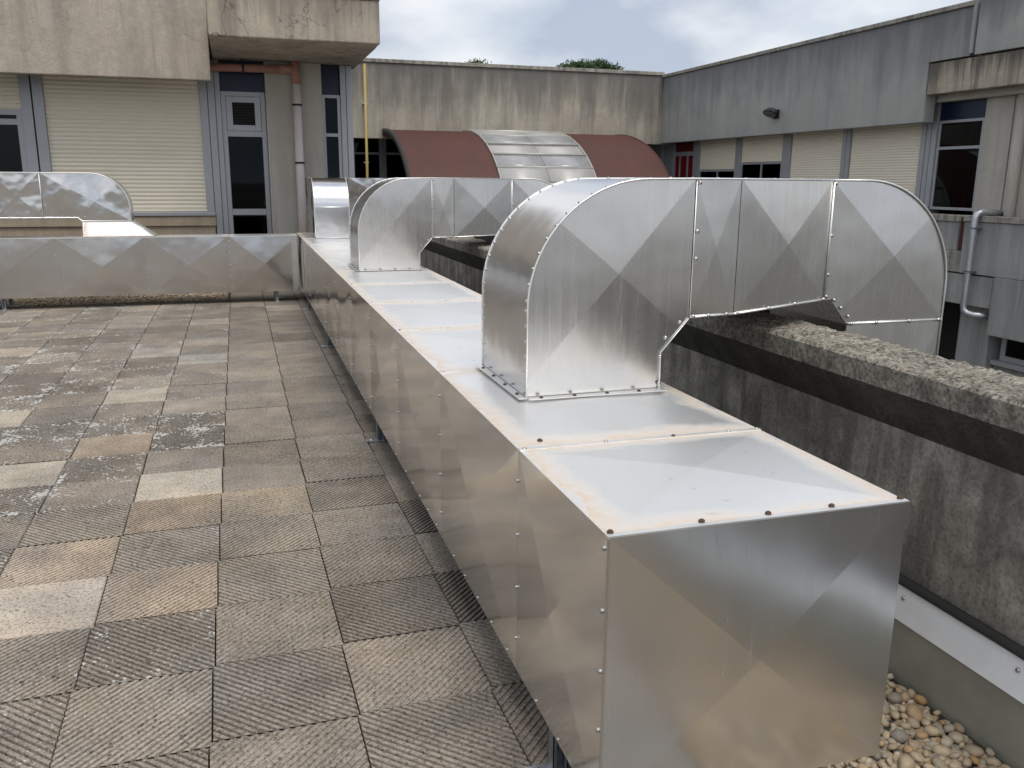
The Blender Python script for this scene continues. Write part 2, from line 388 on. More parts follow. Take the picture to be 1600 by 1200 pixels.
PW, PY, GAP = .4025, .4075, .005
def grooved(h, pitch, depth):
    """top of a square paver with diagonal ribs"""
    verts, faces = [], []
    def clip(poly, s0, sgn):
        out = []
        for i in range(len(poly)):
            a, b = poly[i], poly[(i+1) % len(poly)]
            fa = sgn*((a[0]+a[1])/math.sqrt(2)-s0); fb = sgn*((b[0]+b[1])/math.sqrt(2)-s0)
            if fa >= 0: out.append(a)
            if (fa > 0 and fb < 0) or (fa < 0 and fb > 0):
                t = fa/(fa-fb); out.append((a[0]+(b[0]-a[0])*t, a[1]+(b[1]-a[1])*t))
        return out
    sm = h*math.sqrt(2); bs = []; s = -sm - pitch
    while s < sm + pitch:
        bs += [(s, 0), (s+pitch*.54, 0), (s+pitch*.60, -depth), (s+pitch*.94, -depth)]; s += pitch
    for (s0, z0), (s1, z1) in zip(bs, bs[1:]):
        if s1 <= -sm or s0 >= sm: continue
        p = clip(clip([(-h, -h), (h, -h), (h, h), (-h, h)], s0, 1), s1, -1)
        if len(p) < 3: continue
        k = len(verts)
        for (x, y) in p:
            t = ((x+y)/math.sqrt(2)-s0)/(s1-s0); verts.append((x, y, z0+(z1-z0)*t))
        faces.append(tuple(range(k, k+len(p))))
    k = len(verts); verts += boxv(-h, h, -h, h, -.04, -depth-.0005); faces += [tuple(i+k for i in q) for q in BOXF]
    return verts, faces
def flat_paver(h):
    b = .004; v = []
    for z, e in ((-.04, h), (-b, h), (0, h-b)): v += [(-e, -e, z), (e, -e, z), (e, e, z), (-e, e, z)]
    f = [(8, 9, 10, 11)]
    for r in (0, 4):
        for k in range(4): f.append((r+k, r+(k+1) % 4, r+4+(k+1) % 4, r+4+k))
    return v, f
def mk(name, vf):
    me = bpy.data.meshes.new(name); me.from_pydata(vf[0], [], vf[1]); me.materials.append(M_['paver']); me.update(); return me
H = (PW-GAP)/2
PM = dict(deep=mk('paver_ribbed', grooved(H, .0205, .0085)), worn=mk('paver_worn', grooved(H, .0205, .0042)), flat=mk('paver_smooth', flat_paver(H)))
X0, Y0 = -.158, 2.235
def cell(x, y):
    c = math.floor((x-X0)/PW); return c, math.floor((y - Y0 - .022*c)/PY)
LIGHT = {}
def mark(x, y, colr, kind=None, lich=None): LIGHT[cell(x, y)] = (colr, kind, lich)
BEI = (.45, .385, .32); TAN = (.36, .30, .24); PAL = (.46, .42, .36)
mark(-.80, 3.17, (.52, .46, .39), 'flat', .0); mark(-.36, 3.24, BEI, 'deep', .1); mark(-.75, 3.62, BEI, 'deep', .15)
mark(-.36, 4.05, TAN, 'deep', .35); mark(-.36, 4.47, PAL, 'flat', .1); mark(-1.15, 4.85, PAL, 'flat', .1); mark(-.75, 5.3, TAN, 'flat', .15)
mark(.05, 4.05, (.36, .31, .25), 'worn', .1); mark(-.75, 6.6, PAL, 'flat', 0); mark(-.36, 7.7, (.36, .34, .31), 'flat', .1); mark(-.75, 8.3, (.38, .35, .32), 'flat', .1)
mark(-2.0, 8.6, BEI, 'flat', 0); mark(-1.55, 6.1, PAL, 'flat', .1); mark(-2.4, 7.3, BEI, 'flat', .1)
for q in ((-1.15, 5.65), (-1.55, 5.65), (-.75, 5.7), (-.36, 5.7), (-1.15, 4.45), (-.36, 5.3)): mark(*q, (.24, .22, .195), 'worn', 1.0)
n_pav = 0; rest = MB(); rest_cols = []
for c in range(-34, 3):
    for r_ in range(-27, 30):
        x = X0 + (c+.5)*PW; y = Y0 + (r_+.5)*PY + .022*c + rnd.uniform(-.004, .004)
        if x < -13.8 or y < -8.8: continue
        if y > (11.45 if c < 0 else 13.9): continue
        vis = y > 1.75 and x > -1.0 - (y-2.2)*.235 and y < 14
        if vis:
            key = (c, r_); near = y < 7.2
            rr = rnd.random(); v = rnd.gauss(0, 1)
            base = Vector((.302, .272, .238)) * (1 + .10*max(-2, min(2, v))) if rr < .86 else Vector((.35, .312, .268))*(1+.08*v)
            if x > .2: base *= .92
            kind = rnd.choice(('deep', 'deep', 'deep', 'worn')) if y < 4.1 + rnd.uniform(-.3, .6) else rnd.choice(('worn', 'flat', 'flat'))
            lich = max(.05, rnd.gauss(.38, .2)) if x < -.15 else max(.03, rnd.gauss(.14, .09))
            if x < -.5 and y > 4: lich += .2
            if key in LIGHT:
                b2, k2, l2 = LIGHT[key]; base = Vector(b2); kind = k2 or kind; lich = l2 if l2 is not None else lich
            if kind == 'flat' and key not in LIGHT: base *= .86
            if not near:
                kind = 'flat'
                if key not in LIGHT: base *= .92
            o = bpy.data.objects.new('paver', PM[kind]); link(o, terrace)
            o.location = (x, y, rnd.uniform(-.0025, .0025)); o.scale = (1, (PY-GAP)/(PW-GAP), 1)
            o.rotation_euler = (rnd.uniform(-.004, .004), rnd.uniform(-.004, .004), R(1.1) + R(90)*((c+r_) % 2 if rnd.random() < .75 else rnd.randrange(2)))
            if abs(math.sin(o.rotation_euler.z)) > .5: o.scale = ((PY-GAP)/(PW-GAP), 1, 1)
            o.color = (base.x, base.y, base.z, min(1, lich)); n_pav += 1
        else:
            rest.box(x-H, x+H, y-H, y+H, -.04, rnd.uniform(-.002, .001))
o = rest.build('paver_field', 'paver', terrace, kind='stuff'); o.color = (.27, .255, .235, .2)

gravel = box('gravel_bed', 1.065, 1.93, -3, 12.5, -.044, -.036, 'slab'); tag(gravel, kind='structure')
gravel2 = box('gravel_bed', -6, -.17, 11.47, 14.2, -.044, -.036, 'slab'); tag(gravel2, kind='structure')
def ico(sub):
    bm = bmesh.new(); bmesh.ops.create_icosphere(bm, subdivisions=sub, radius=1)
    v = [x.co.copy() for x in bm.verts]; f = [tuple(q.index for q in p.verts) for p in bm.faces]; bm.free(); return v, f
def pebble_shape(sub, seed):
    v, f = ico(sub); q = random.Random(seed); sx, sy, sz = 1, q.uniform(.62, .92), q.uniform(.42, .66); s = Vector((seed*3.3, seed*1.7, 0))
    out = []
    for p in v:
        k = 1 + .26*noise.noise(p*1.1+s) + .08*noise.noise(p*2.6+s)
        out.append(Vector((p.x*sx, p.y*sy, p.z*sz))*k)
    return out, f
PEB = [pebble_shape(2, i+1) for i in range(10)]; PEBL = [pebble_shape(1, i+21) for i in range(6)]
pm = []
for i, (v, f) in enumerate(PEB):
    me = bpy.data.meshes.new('pebble'); me.from_pydata(v, [], f); me.materials.append(M_['pebble'])
    me.polygons.foreach_set('use_smooth', [True]*len(f)); pm.append(me)
mass = MB(); npb = 0
def pebble_into(mb, lib, x, y, z, s):
    v, f = rnd.choice(lib); m = Matrix.Translation((x, y, z)) @ Matrix.Rotation(rnd.uniform(0, 6.28), 4, 'Z') @ Matrix.Rotation(rnd.uniform(-.5, .5), 4, 'X') @ Matrix.Rotation(rnd.uniform(-.4, .4), 4, 'Y') @ Matrix.Diagonal((s, s, s, 1))
    mb.add([m @ p for p in v], f)
spots = []
tries = 0
while tries < 9000:
    tries += 1
    x, y = rnd.uniform(1.08, 1.885), rnd.uniform(.9, 2.5); s = rnd.choice((.012, .014, .017, .019, .022, .026, .030, .036))*rnd.uniform(.95, 1.25)
    if all((x-a)**2+(y-b)**2 > ((s+c_)*.74)**2 for a, b, c_ in spots): spots.append((x, y, s))
for x, y, s in spots:
    z = -.026 + rnd.uniform(-.004, .010)
    seen = x > 1.41 + (y-1.5)*.10 and 1.12 < y < 2.12 and x > 1.38
    if seen and npb < 300 and s > .0110:
        o = bpy.data.objects.new('pebble', rnd.choice(pm)); link(o, gravel); o.location = (x, y, z); o.scale = (s, s, s)
        o.rotation_euler = (rnd.uniform(-.5, .5), rnd.uniform(-.4, .4), rnd.uniform(0, 6.28)); npb += 1
    else: pebble_into(mass, PEB, x, y, z, s)
for i in range(5200): pebble_into(mass, PEBL, rnd.uniform(1.08, 1.885), rnd.uniform(.9, 2.5), -.034, rnd.uniform(.012, .020))
for i in range(5200): pebble_into(mass, PEBL, rnd.uniform(1.08, 1.885), rnd.uniform(-3, .9), -.03 + rnd.uniform(-.008, .01), rnd.uniform(.014, .024))
for i in range(2500): pebble_into(mass, PEBL, rnd.uniform(1.08, 1.885), rnd.uniform(2.5, 11), -.03, rnd.uniform(.014, .024))
mass.build('pebble_mass', 'pebble', gravel, True, kind='stuff')
mass = MB()
for i in range(9500): pebble_into(mass, PEBL, rnd.uniform(-4.2, -.2), rnd.uniform(11.5, 13.2), rnd.uniform(-.03, .004), rnd.uniform(.012, .023))
mass.build('pebble_mass', 'pebble', gravel2, True, kind='stuff')

# ------------------------------------------------------------------ parapet and upstand
par = empty('parapet_wall', (2.0, 12, -3.6), 'dark weathered concrete parapet with mossy overhanging cap beside the main duct', 'parapet')

def cap_profile():
    P = [(1.952, .715), (1.952, .742), (1.85, .888), (1.849, .955), (1.86, .966), (2.08, .972), (2.092, .96), (2.092, .74), (2.04, .715)]
    out = []
    for a, b in zip(P, P[1:]):
        n = max(1, int(math.hypot(b[0]-a[0], b[1]-a[1])/.014))
        for k in range(n): out.append((a[0]+(b[0]-a[0])*k/n, a[1]+(b[1]-a[1])*k/n))
    out.append(P[-1]); return out
prof = cap_profile(); ys = []; y = -4.0
while y < 24.0:
    ys.append(y); y += .5 if y < .9 else (.012 if y < 4.2 else (.03 if y < 8.5 else .15))
ys.append(24.0)
vs, fs = [], []
for y in ys:
    for (x, z) in prof:
        p = Vector((x, y, z)); top = 1.0 if z > .955 else (.5 if z > .87 else .08)
        amp = .006*noise.noise(p*9) + .0055*noise.noise(p*26) + .005*noise.noise(p*70)
        d = Vector((-1, 0, 0)) if x < 1.955 and z < .958 else (Vector((0, 0, 1)) if z > .955 else Vector((1, 0, 0)))
        vs.append(p + d*amp*top)
m_ = len(prof)
for i in range(len(ys)-1):
    for k in range(m_-1): fs.append((i*m_+k, i*m_+k+1, (i+1)*m_+k+1, (i+1)*m_+k))
fs.append(tuple(range(m_-1, -1, -1))); fs.append(tuple((len(ys)-1)*m_+k for k in range(m_)))
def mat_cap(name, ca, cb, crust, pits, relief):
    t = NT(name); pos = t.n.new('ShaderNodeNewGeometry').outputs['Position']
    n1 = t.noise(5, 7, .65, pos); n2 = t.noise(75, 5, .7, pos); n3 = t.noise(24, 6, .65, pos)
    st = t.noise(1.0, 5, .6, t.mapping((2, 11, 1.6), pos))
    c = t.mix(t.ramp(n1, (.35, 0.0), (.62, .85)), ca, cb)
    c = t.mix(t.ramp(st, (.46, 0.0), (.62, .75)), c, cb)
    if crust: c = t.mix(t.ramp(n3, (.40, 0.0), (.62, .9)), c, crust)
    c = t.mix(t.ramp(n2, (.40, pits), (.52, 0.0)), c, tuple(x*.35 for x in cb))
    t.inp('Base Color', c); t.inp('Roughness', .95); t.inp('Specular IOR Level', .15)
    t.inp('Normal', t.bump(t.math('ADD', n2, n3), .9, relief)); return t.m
M_['cap_top'] = mat_cap('cap_lichen_crust', (.30, .275, .235), (.13, .12, .10), (.38, .35, .295), .9, .004)
M_['cap_lip'] = mat_cap('cap_weathered_edge', (.25, .238, .205), (.10, .095, .08), (.30, .28, .24), .6, .004)
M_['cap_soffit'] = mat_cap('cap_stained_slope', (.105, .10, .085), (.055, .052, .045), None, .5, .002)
M_['parapet_face'] = mat_cap('parapet_weathered_face', (.47, .445, .395), (.15, .142, .125), None, .35, .006)
box('wall_body', 1.95, 2.07, -4, 24.0, -3.6, .76, 'parapet_face', par)
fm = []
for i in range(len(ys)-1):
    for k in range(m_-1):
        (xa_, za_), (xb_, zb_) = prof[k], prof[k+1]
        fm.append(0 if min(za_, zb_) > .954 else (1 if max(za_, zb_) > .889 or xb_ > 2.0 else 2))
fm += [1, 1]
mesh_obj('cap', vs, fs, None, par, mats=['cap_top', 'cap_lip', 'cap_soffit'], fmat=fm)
up = empty('wall_upstand', (1.92, 4, -.05), 'low grey membrane upstand with bright metal strip at the foot of the parapet', 'upstand')
box('membrane', 1.905, 1.949, -3.9, 12.4, -.044, .163, 'upstand', up, .004)
mesh_obj('membrane_top', [(1.906, -3.9, .1635), (1.949, -3.9, .1635), (1.949, -3.9, .274), (1.946, -3.9, .272), (1.906, 12.4, .1635), (1.949, 12.4, .1635), (1.949, 12.4, .274), (1.946, 12.4, .272)], [(0, 3, 2, 1), (4, 5, 6, 7), (0, 1, 5, 4), (1, 2, 6, 5), (2, 3, 7, 6), (3, 0, 4, 7)], 'upstand', up)
mesh_obj('flashing_strip', [(1.8985, -3.9, .166), (1.8985, 12.4, .166), (1.9385, 12.4, .278), (1.9385, -3.9, .278), (1.9035, -3.9, .164), (1.9035, 12.4, .164), (1.9435, 12.4, .276), (1.9435, -3.9, .276)], [(0, 3, 2, 1), (4, 5, 6, 7), (0, 1, 5, 4), (1, 2, 6, 5), (2, 3, 7, 6), (3, 0, 4, 7)], 'strip', up)
mb = MB(); mb.tube([(1.938, y_, .276 + .006*noise.noise(Vector((0, y_*6, 0)))) for y_ in [-.5+.1*i for i in range(60)]], .016, 8)
mb.build('sealant_bead', 'slab', up, True)
for y_ in (2.03, 1.60, 1.17, 2.46, 2.9):
    mb = MB(); mb.screw((1.9225, y_, .232), (-.94, 0, .34), .008); mb.build('screw', 'screw', up, True)

# ------------------------------------------------------------------ main duct
def XL(y): return .674 + (y-1.507)*.0035           # the run is turned a quarter of a degree
DW = .732
Z0, Z1 = .148, .80
md = empty('main_duct', (1.05, 1.5, 0), 'long low rectangular aluminium duct running away along the parapet', 'duct')
seams = [1.507, 2.115, 3.10, 4.05, 5.0, 5.95, 6.9, 7.85, 8.8, 9.75, 10.7, 11.93]
scr = MB(); rscr = MB(); bead = MB()
for i, (a, b) in enumerate(zip(seams, seams[1:])):
    xa, xb = XL(a), XL(b); e = .0003
    rect_break('side_panel', (xa, b-e, Z0) if False else (xb, b-e, Z0), (xa, a+e, Z0), (xa, a+e, Z1), (xb, b-e, Z1), .014, 'metal', md)
    rect_break('side_panel', (xa+DW, a+e, Z0), (xb+DW, b-e, Z0), (xb+DW, b-e, Z1), (xa+DW, a+e, Z1), .007, 'metal', md)
    rect_break('top_panel', (xa, a+e, Z1), (xa+DW, a+e, Z1), (xb+DW, b-e, Z1), (xb, b-e, Z1), .016 if i == 0 else .009, 'metal_top', md)
    mesh_obj('bottom_panel', [(xa, a+e, Z0), (xa+DW, a+e, Z0), (xb+DW, b-e, Z0), (xb, b-e, Z0)], [(0, 3, 2, 1)], 'metal', md)
    n = 4
    if i > 0:
        box('seam_strip', xa-.001, xa+DW+.001, a-.012, a+.004, Z1-.0005, Z1+.003, 'bead', md)
        for k in range(4): scr.screw((xa-.002, a+.0, Z0+.10+.155*k), (-1, 0, 0), .0052)
        for k, fx in enumerate((.02, .34, .62, .86, .985)):
            (rscr if rnd.random() < .35 else scr).screw((xa+DW*fx, a-.006, Z1+.002), (0, 0, 1), .0062)
    for k in range(int((b-a)/.17)):
        scr.screw((XL(a+.1+.17*k)-.0005, a+.09+.17*k, Z0+.012), (-1, 0, 0), .0048)
rect_break('end_panel', (XL(1.507), 1.507, Z0), (XL(1.507)+DW, 1.507, Z0), (XL(1.507)+DW, 1.507, Z1), (XL(1.507), 1.507, Z1), .020, 'metal_end', md)
mesh_obj('end_panel', [(XL(11.93), 11.93, Z0), (XL(11.93)+DW, 11.93, Z0), (XL(11.93)+DW, 11.93, Z1), (XL(11.93), 11.93, Z1)], [(3, 2, 1, 0)], 'metal', md)
xa = XL(1.507)
for fx in (.015, .30, .52, .74, .99): rscr.screw((xa+DW*fx, 1.524, Z1+.002), (0, 0, 1), .0072)
rscr.screw((.755, 2.17, Z1+.001), (0, 0, 1), .008)
for k in range(5): scr.screw((xa-.001, 1.523, Z1-.03-.14*k), (-1, 0, 0), .0065)
box('seam_strip', xa-.002, xa+DW+.002, 1.504, 1.519, Z1-.0015, Z1+.0022, 'bead', md)
box('seam_strip', xa-.002, xa+.003, 1.504, 1.510, Z0, Z1-.004, 'metal_elbow', md)
scr.build('screws', 'screw', md, True, kind='stuff'); rscr.build('rusty_screws', 'rust_screw', md, True, kind='stuff')
def leg(parent, x, y, plate_dx=-1, plate_dy=0):
    m = MB(); w = .0205; t_ = .0025                 # C channel
    m.box(x-w, x+w, y+w-t_, y+w, .004, Z0-.004); m.box(x-w, x-w+t_, y-w, y+w, .004, Z0-.004); m.box(x+w-t_, x+w, y-w, y+w, .004, Z0-.004)
    m.box(x-w, x-w+.009, y-w, y-w+t_, .004, Z0-.004); m.box(x+w-.009, x+w, y-w, y-w+t_, .004, Z0-.004)
    l_ = m.build('leg', 'galv_dark', parent)
    q = MB(); px0, px1 = (x-.085, x+.022) if plate_dx < 0 else (x-.022, x+.085)
    if plate_dy: px0, px1 = x-.022, x+.022
    py0, py1 = (y-.085, y+.022) if plate_dy else (y-.022, y+.022)
    q.box(px0, px1, py0, py1, .003, .009); q.build('foot_plate', 'galv', l_)
    s = MB(); s.screw((px0+.03, (py0+py1)/2, .009), (0, 0, 1), .009); s.build('bolt', 'screw', l_, True)
for y_ in (1.86, 4.92, 7.98, 10.4):
    leg(md, XL(y_)+.035, y_); leg(md, XL(y_)+DW-.035, y_, 1)
    box('cross_rail', XL(y_)+.01, XL(y_)+DW-.01, y_-.02, y_+.02, Z0-.004, Z0-.0005, 'galv_dark', md)

# ------------------------------------------------------------------ cross duct at the far end
cd = empty('cross_duct', (-2.5, 11.55, 0), 'low rectangular aluminium duct crossing in front of the shuttered window', 'duct')
CY0, CY1 = 11.15, 11.56; cz0, cz1 = .135, .812
cs = [.682, -.13, -1.07, -2.03, -3.0, -3.97, -4.94, -5.9]
scr = MB(); bead = MB()
for a, b in zip(cs, cs[1:]):
    rect_break('side_panel', (b+.0015, CY0, cz0), (a-.0015, CY0, cz0), (a-.0015, CY0, cz1), (b+.0015, CY0, cz1), .009, 'metal_cross', cd)
    mesh_obj('side_panel', [(b, CY1, cz0), (a, CY1, cz0), (a, CY1, cz1), (b, CY1, cz1)], [(3, 2, 1, 0)], 'metal_cross', cd)
    rect_break('top_panel', (b+.0015, CY0, cz1), (a-.0015, CY0, cz1), (a-.0015, CY1, cz1), (b+.0015, CY1, cz1), .007, 'metal_top', cd)
    mesh_obj('bottom_panel', [(b, CY0, cz0), (a, CY0, cz0), (a, CY1, cz0), (b, CY1, cz0)], [(0, 3, 2, 1)], 'metal_cross', cd)
    box('seam_strip', b-.008, b+.008, CY0-.0015, CY0+.001, cz0, cz1, 'metal_cross', cd)
    for k in range(5): scr.screw((b+.004, CY0-.002, cz0+.06+.14*k), (0, -1, 0), .006)
box('edge_strip', cs[-1], cs[0], CY0-.003, CY0+.01, cz1-.004, cz1+.003, 'bead', cd)
box('corner_strip', .60, .668, CY0-.004, CY0+.002, cz0, cz1-.005, 'metal_elbow', cd)
scr.build('screws', 'screw', cd, True, kind='stuff')
for x_ in (.40, -2.62, -5.2):
    leg(cd, x_, CY0+.04, 0, 1); leg(cd, x_, CY1-.05, 1)

# ------------------------------------------------------------------ swan-neck ducts over the parapet
def arc(cx, cz, r, a0, a1, n):
    return [(cx+r*math.cos(R(a0+(a1-a0)*k/n)), cz+r*math.sin(R(a0+(a1-a0)*k/n))) for k in range(n+1)]
def yo(x):
    P = [(0, 0), (1.44, 0), (1.61, .024), (2.16, .275), (2.3, .285), (9, .285)]
    for (a, u), (b, v) in zip(P, P[1:]):
        if a <= x <= b: return u+(v-u)*(x-a)/(b-a)
    return 0
def swan_neck(yb, label):
    t = empty('swan_neck_duct', (1.09, yb+.26, Z1), label, 'duct', 'swan neck ducts over the parapet')
    D = .53; ZT = 1.508
    def F(p): return (p[0], yb+yo(p[0]), p[1])
    def B(p): return (p[0], yb+yo(p[0])+D, p[1])
    a1 = arc(1.262, 1.098, .408, 180, 90, 18)
    # first elbow face
    out1 = [(.854, .805), (1.326, .805), (1.326, .94), (1.425, 1.052), (1.425, ZT)] + a1[::-1][0:0] + [p for p in a1[::-1]]
    out1 = [(x, min(z, ZT)) for x, z in out1]
    k1 = [(1.395, 1.018), (1.425, ZT), arc(1.262, 1.098, .408, 138, 138, 1)[0], (.854, .86)]
    def insert(out, pts):
        res = list(out)
        for p in pts:
            best = None
            for i in range(len(res)):
                a, b = res[i], res[(i+1) % len(res)]
                L2 = (b[0]-a[0])**2+(b[1]-a[1])**2
                if L2 < 1e-12: continue
                u = max(0, min(1, ((p[0]-a[0])*(b[0]-a[0])+(p[1]-a[1])*(b[1]-a[1]))/L2))
                d = math.hypot(a[0]+u*(b[0]-a[0])-p[0], a[1]+u*(b[1]-a[1])-p[1])
                if best is None or d < best[0]: best = (d, i)
            res.insert(best[1]+1, p)
        return res
    def face(name, out, ks, depth, fn, n, mat):
        o2 = insert(out, ks); V = [Vector(fn(p)) for p in o2]; K = [Vector(fn(p)) for p in ks]
        return break_panel(name, V, K, depth, n, mat, t)
    face('front_panel', out1, k1, .010, F, (0, -1, 0), 'metal_elbow')
    p1 = [(1.428, 1.052), (1.608, 1.052), (1.608, ZT), (1.428, ZT)]
    nA = Vector((yo(1.6)-yo(1.45), -(1.6-1.45), 0)).normalized(); nB = Vector((yo(2.1)-yo(1.7), -.4, 0)).normalized()
    break_panel('front_panel', [F(p) for p in p1], [F(p) for p in p1], .005, nA, 'metal_elbow', t)
    p2 = [(1.611, 1.052), (2.158, 1.052), (2.158, ZT), (1.611, ZT)]
    break_panel('front_panel', [F(p) for p in p2], [F(p) for p in p2], .011, nB, 'metal_elbow', t)
    # second elbow, beyond the wall
    a2 = arc(2.325, 1.088, .42, 90, 0, 18)
    out2 = [(2.162, 1.052), (2.20, 1.052), (2.285, .95), (2.745, .95)] + a2[::-1] + [(2.162, ZT)]
    k2 = [(2.24, 1.004), (2.745, .96), arc(2.325, 1.088, .42, 42, 42, 1)[0], (2.162, ZT)]
    def F2(p): return (p[0], yb+.285, p[1])
    def B2(p): return (p[0], yb+.285+D, p[1])
    face('front_panel', out2, k2, .010, F2, (0, -1, 0), 'metal_elbow')
    p3 = [(2.285, -.05), (2.745, -.05), (2.745, .948), (2.285, .948)]
    break_panel('front_panel', [F2(p) for p in p3], [F2(p) for p in p3], .010, (0, -1, 0), 'metal_elbow', t)
    p4 = [(2.285, -1.4), (2.745, -1.4), (2.745, -.053), (2.285, -.053)]
    break_panel('front_panel', [F2(p) for p in p4], [F2(p) for p in p4], .010, (0, -1, 0), 'metal_elbow', t)
    # backs
    for pts, fn in ((out1, B), (p1, B), (p2, B), (out2, B2), (p3, B2), (p4, B2)):
        mesh_obj('back_panel', [fn(p) for p in pts], [tuple(range(len(pts)-1, -1, -1))], 'metal_elbow', t)
    def strip(name, pts, mat, smooth=False, f=F, b=B):
        v = []; fc = []
        for p in pts: v += [f(p), b(p)]
        for i in range(len(pts)-1): fc.append((2*i, 2*i+1, 2*i+3, 2*i+2))
        return mesh_obj(name, v, fc, mat, t, smooth)
    strip('curved_panel', [(.854, .805), (.854, .95)] + a1, 'metal_curve', True)
    strip('roof_panel', [(1.262, 1.506), (1.425, ZT), (1.61, ZT), (2.16, ZT)], 'metal_top')
    strip('curved_panel', [(2.162, ZT)] + a2 + [(2.745, .4), (2.745, -1.4)], 'metal_curve', True, F2, B2)
    strip('throat_panel', [(1.326, .805), (1.326, .94), (1.425, 1.052)], 'metal_elbow')
    strip('underside_panel', [(1.425, 1.052), (1.61, 1.052), (2.16, 1.052)], 'metal_elbow')
    strip('throat_panel', [(2.162, 1.052), (2.20, 1.052), (2.285, .95), (2.285, -1.4)], 'metal_elbow', False, F2, B2)
    # seams
    bead = MB(); up_ = Vector((0, -.004, 0))
    def fb(pts, r, f=F): bead.tube([Vector(f(p))+up_ for p in pts], r, 6)
    fb([(.854, .81)] + a1 + [(1.425, ZT), (1.61, ZT), (2.16, ZT)], .0034); fb([(2.16, ZT)] + a2 + [(2.745, .5)], .0038, F2)
    bead.tube([Vector(B(p))+Vector((0, .002, 0)) for p in [(.854, .81)] + a1 + [(1.425, ZT), (2.16, ZT)]], .004, 6)
    fb([(1.428, 1.056), (1.61, 1.056)], .004); fb([(1.61, 1.056), (2.158, 1.056)], .004); fb([(2.29, .953), (2.745, .953)], .004, F2)
    fb([(1.4275, 1.06), (1.4275, 1.50)], .0022); fb([(2.160, 1.06), (2.160, 1.50)], .0042)
    fb([(1.326, .81), (1.326, .94), (1.425, 1.052)], .002)
    bead.build('seam_bead', 'bead', t, True)
    # foot flange, its two strips slightly lifted
    fl = MB(); fl.box(.856, 1.345, yb-.030, yb-.0025, Z1+.0125, Z1+.015); fl.box(.826, .851, yb-.012, yb+D+.02, Z1+.0125, Z1+.015); fl.box(1.329, 1.352, yb-.001, yb+D, Z1+.0125, Z1+.015)
    fl.build('foot_flange', 'bead', t)
    s = MB(); rs = MB()
    for k in range(4): rs.screw((.90+.115*k, yb-.017, Z1+.015), (0, 0, 1), .0066)
    for k in range(4): rs.screw((.839, yb+.05+.14*k, Z1+.015), (0, 0, 1), .0066)
    path = [(.854, .85+.049*k) for k in range(6)] + arc(1.262, 1.098, .408, 176, 96, 11) + [(1.34, ZT), (1.42, ZT), (1.52, ZT), (1.64, ZT), (1.8, ZT), (1.95, ZT), (2.1, ZT)]
    for i, p in enumerate(path):
        if p[1] < ZT-.001 or i < 17:
            nx, nz = ((-1, 0) if p[1] < 1.098 else ((p[0]-1.262)/.408, (p[1]-1.098)/.408))
        else: nx, nz = 0, 1
        f_ = Vector(F(p)); s.screw(f_+Vector((0, .012, 0)), (nx, 0, nz), .0058); s.screw(f_+Vector((0, D-.012, 0)), (nx, 0, nz), .0058)
    for z in (1.495, 1.34, 1.25): s.screw(Vector(F((1.438, z)))+Vector((0, -.004, 0)), (0, -1, 0), .0072)
    for z in (1.495, 1.30, 1.15, 1.065): s.screw(Vector(F2((2.172, z)))+Vector((0, -.006, 0)), (0, -1, 0), .0080)
    for x in (1.437, 1.50, 1.575): s.screw(Vector(F((x, 1.058)))+Vector((0, -.008, 0)), nA, .0072)
    for x in (1.625, 1.80, 1.96, 2.148): s.screw(Vector(F((x, 1.058)))+Vector((0, -.008, 0)), nB, .0076)
    for x in (2.30, 2.42, 2.58, 2.725): s.screw(Vector(F2((x, .953)))+Vector((0, -.008, 0)), (0, -1, 0), .0080)
    for p in ((1.337, .83), (1.337, .922), (1.355, .985), (1.405, 1.035)): s.screw(Vector(F(p))+Vector((-.012, -.001, .004)), (0, -1, 0), .0066)
    for p in ((2.205, 1.042), (2.24, 1.01), (2.278, .975)): s.screw(Vector(F2(p))+Vector((.006, -.006, .008)), (0, -1, 0), .0072)
    s.build('screws', 'screw', t, True, kind='stuff'); rs.build('rusty_screws', 'rust_screw', t, True, kind='stuff')
    return t
sn = swan_neck(2.596, 'nearest large swan neck duct, rising from the main duct and bending over the parapet')
sn2 = copy_tree(sn, (.012, 4.172, 0))
tag(sn2, 'middle swan neck duct standing on the main duct, half hidden behind the nearest one', 'duct', 'swan neck ducts over the parapet')

# third riser, turned the other way
t3 = empty('riser_elbow_duct', (1.07, 10.9, Z1), 'farthest small elbow duct on the main duct, curved back with white sky glare', 'duct')
yb = 10.66; a3 = [(yb+.36-.36*math.cos(R(q)), 1.148+.36*math.sin(R(q))) for q in range(0, 91, 6)]
pr3 = [(yb, .805), (yb, 1.0)] + a3 + [(11.42, 1.508)]
v = []; fc = []
for (y_, z_) in pr3: v += [(.862, y_, z_), (1.262, y_, z_)]
for i in range(len(pr3)-1): fc.append((2*i, 2*i+1, 2*i+3, 2*i+2))
mesh_obj('curved_panel', v, fc, 'metal_curve', t3, True)
side = [(y_, z_) for y_, z_ in pr3] + [(11.42, 1.05), (11.13, 1.05), (11.03, .94), (11.03, .805)]
mesh_obj('side_panel', [(.862, a, b) for a, b in side], [tuple(range(len(side)))], 'metal_dent', t3)
mesh_obj('side_panel', [(1.262, a, b) for a, b in side], [tuple(range(len(side)-1, -1, -1))], 'metal_dent', t3)
thr = [(11.03, .805), (11.03, .94), (11.13, 1.05), (11.42, 1.05)]
v = []; fc = []
for (y_, z_) in thr: v += [(.862, y_, z_), (1.262, y_, z_)]
for i in range(3): fc.append((2*i, 2*i+2, 2*i+3, 2*i+1))
mesh_obj('throat_panel', v, fc, 'metal_dent', t3)
for a, b in ((.862, 1.35), (1.353, 2.28)):
    rect_break('front_panel', (a, 11.421, 1.05), (b, 11.421, 1.05), (b, 11.421, 1.508), (a, 11.421, 1.508), .012, 'metal_dent', t3)
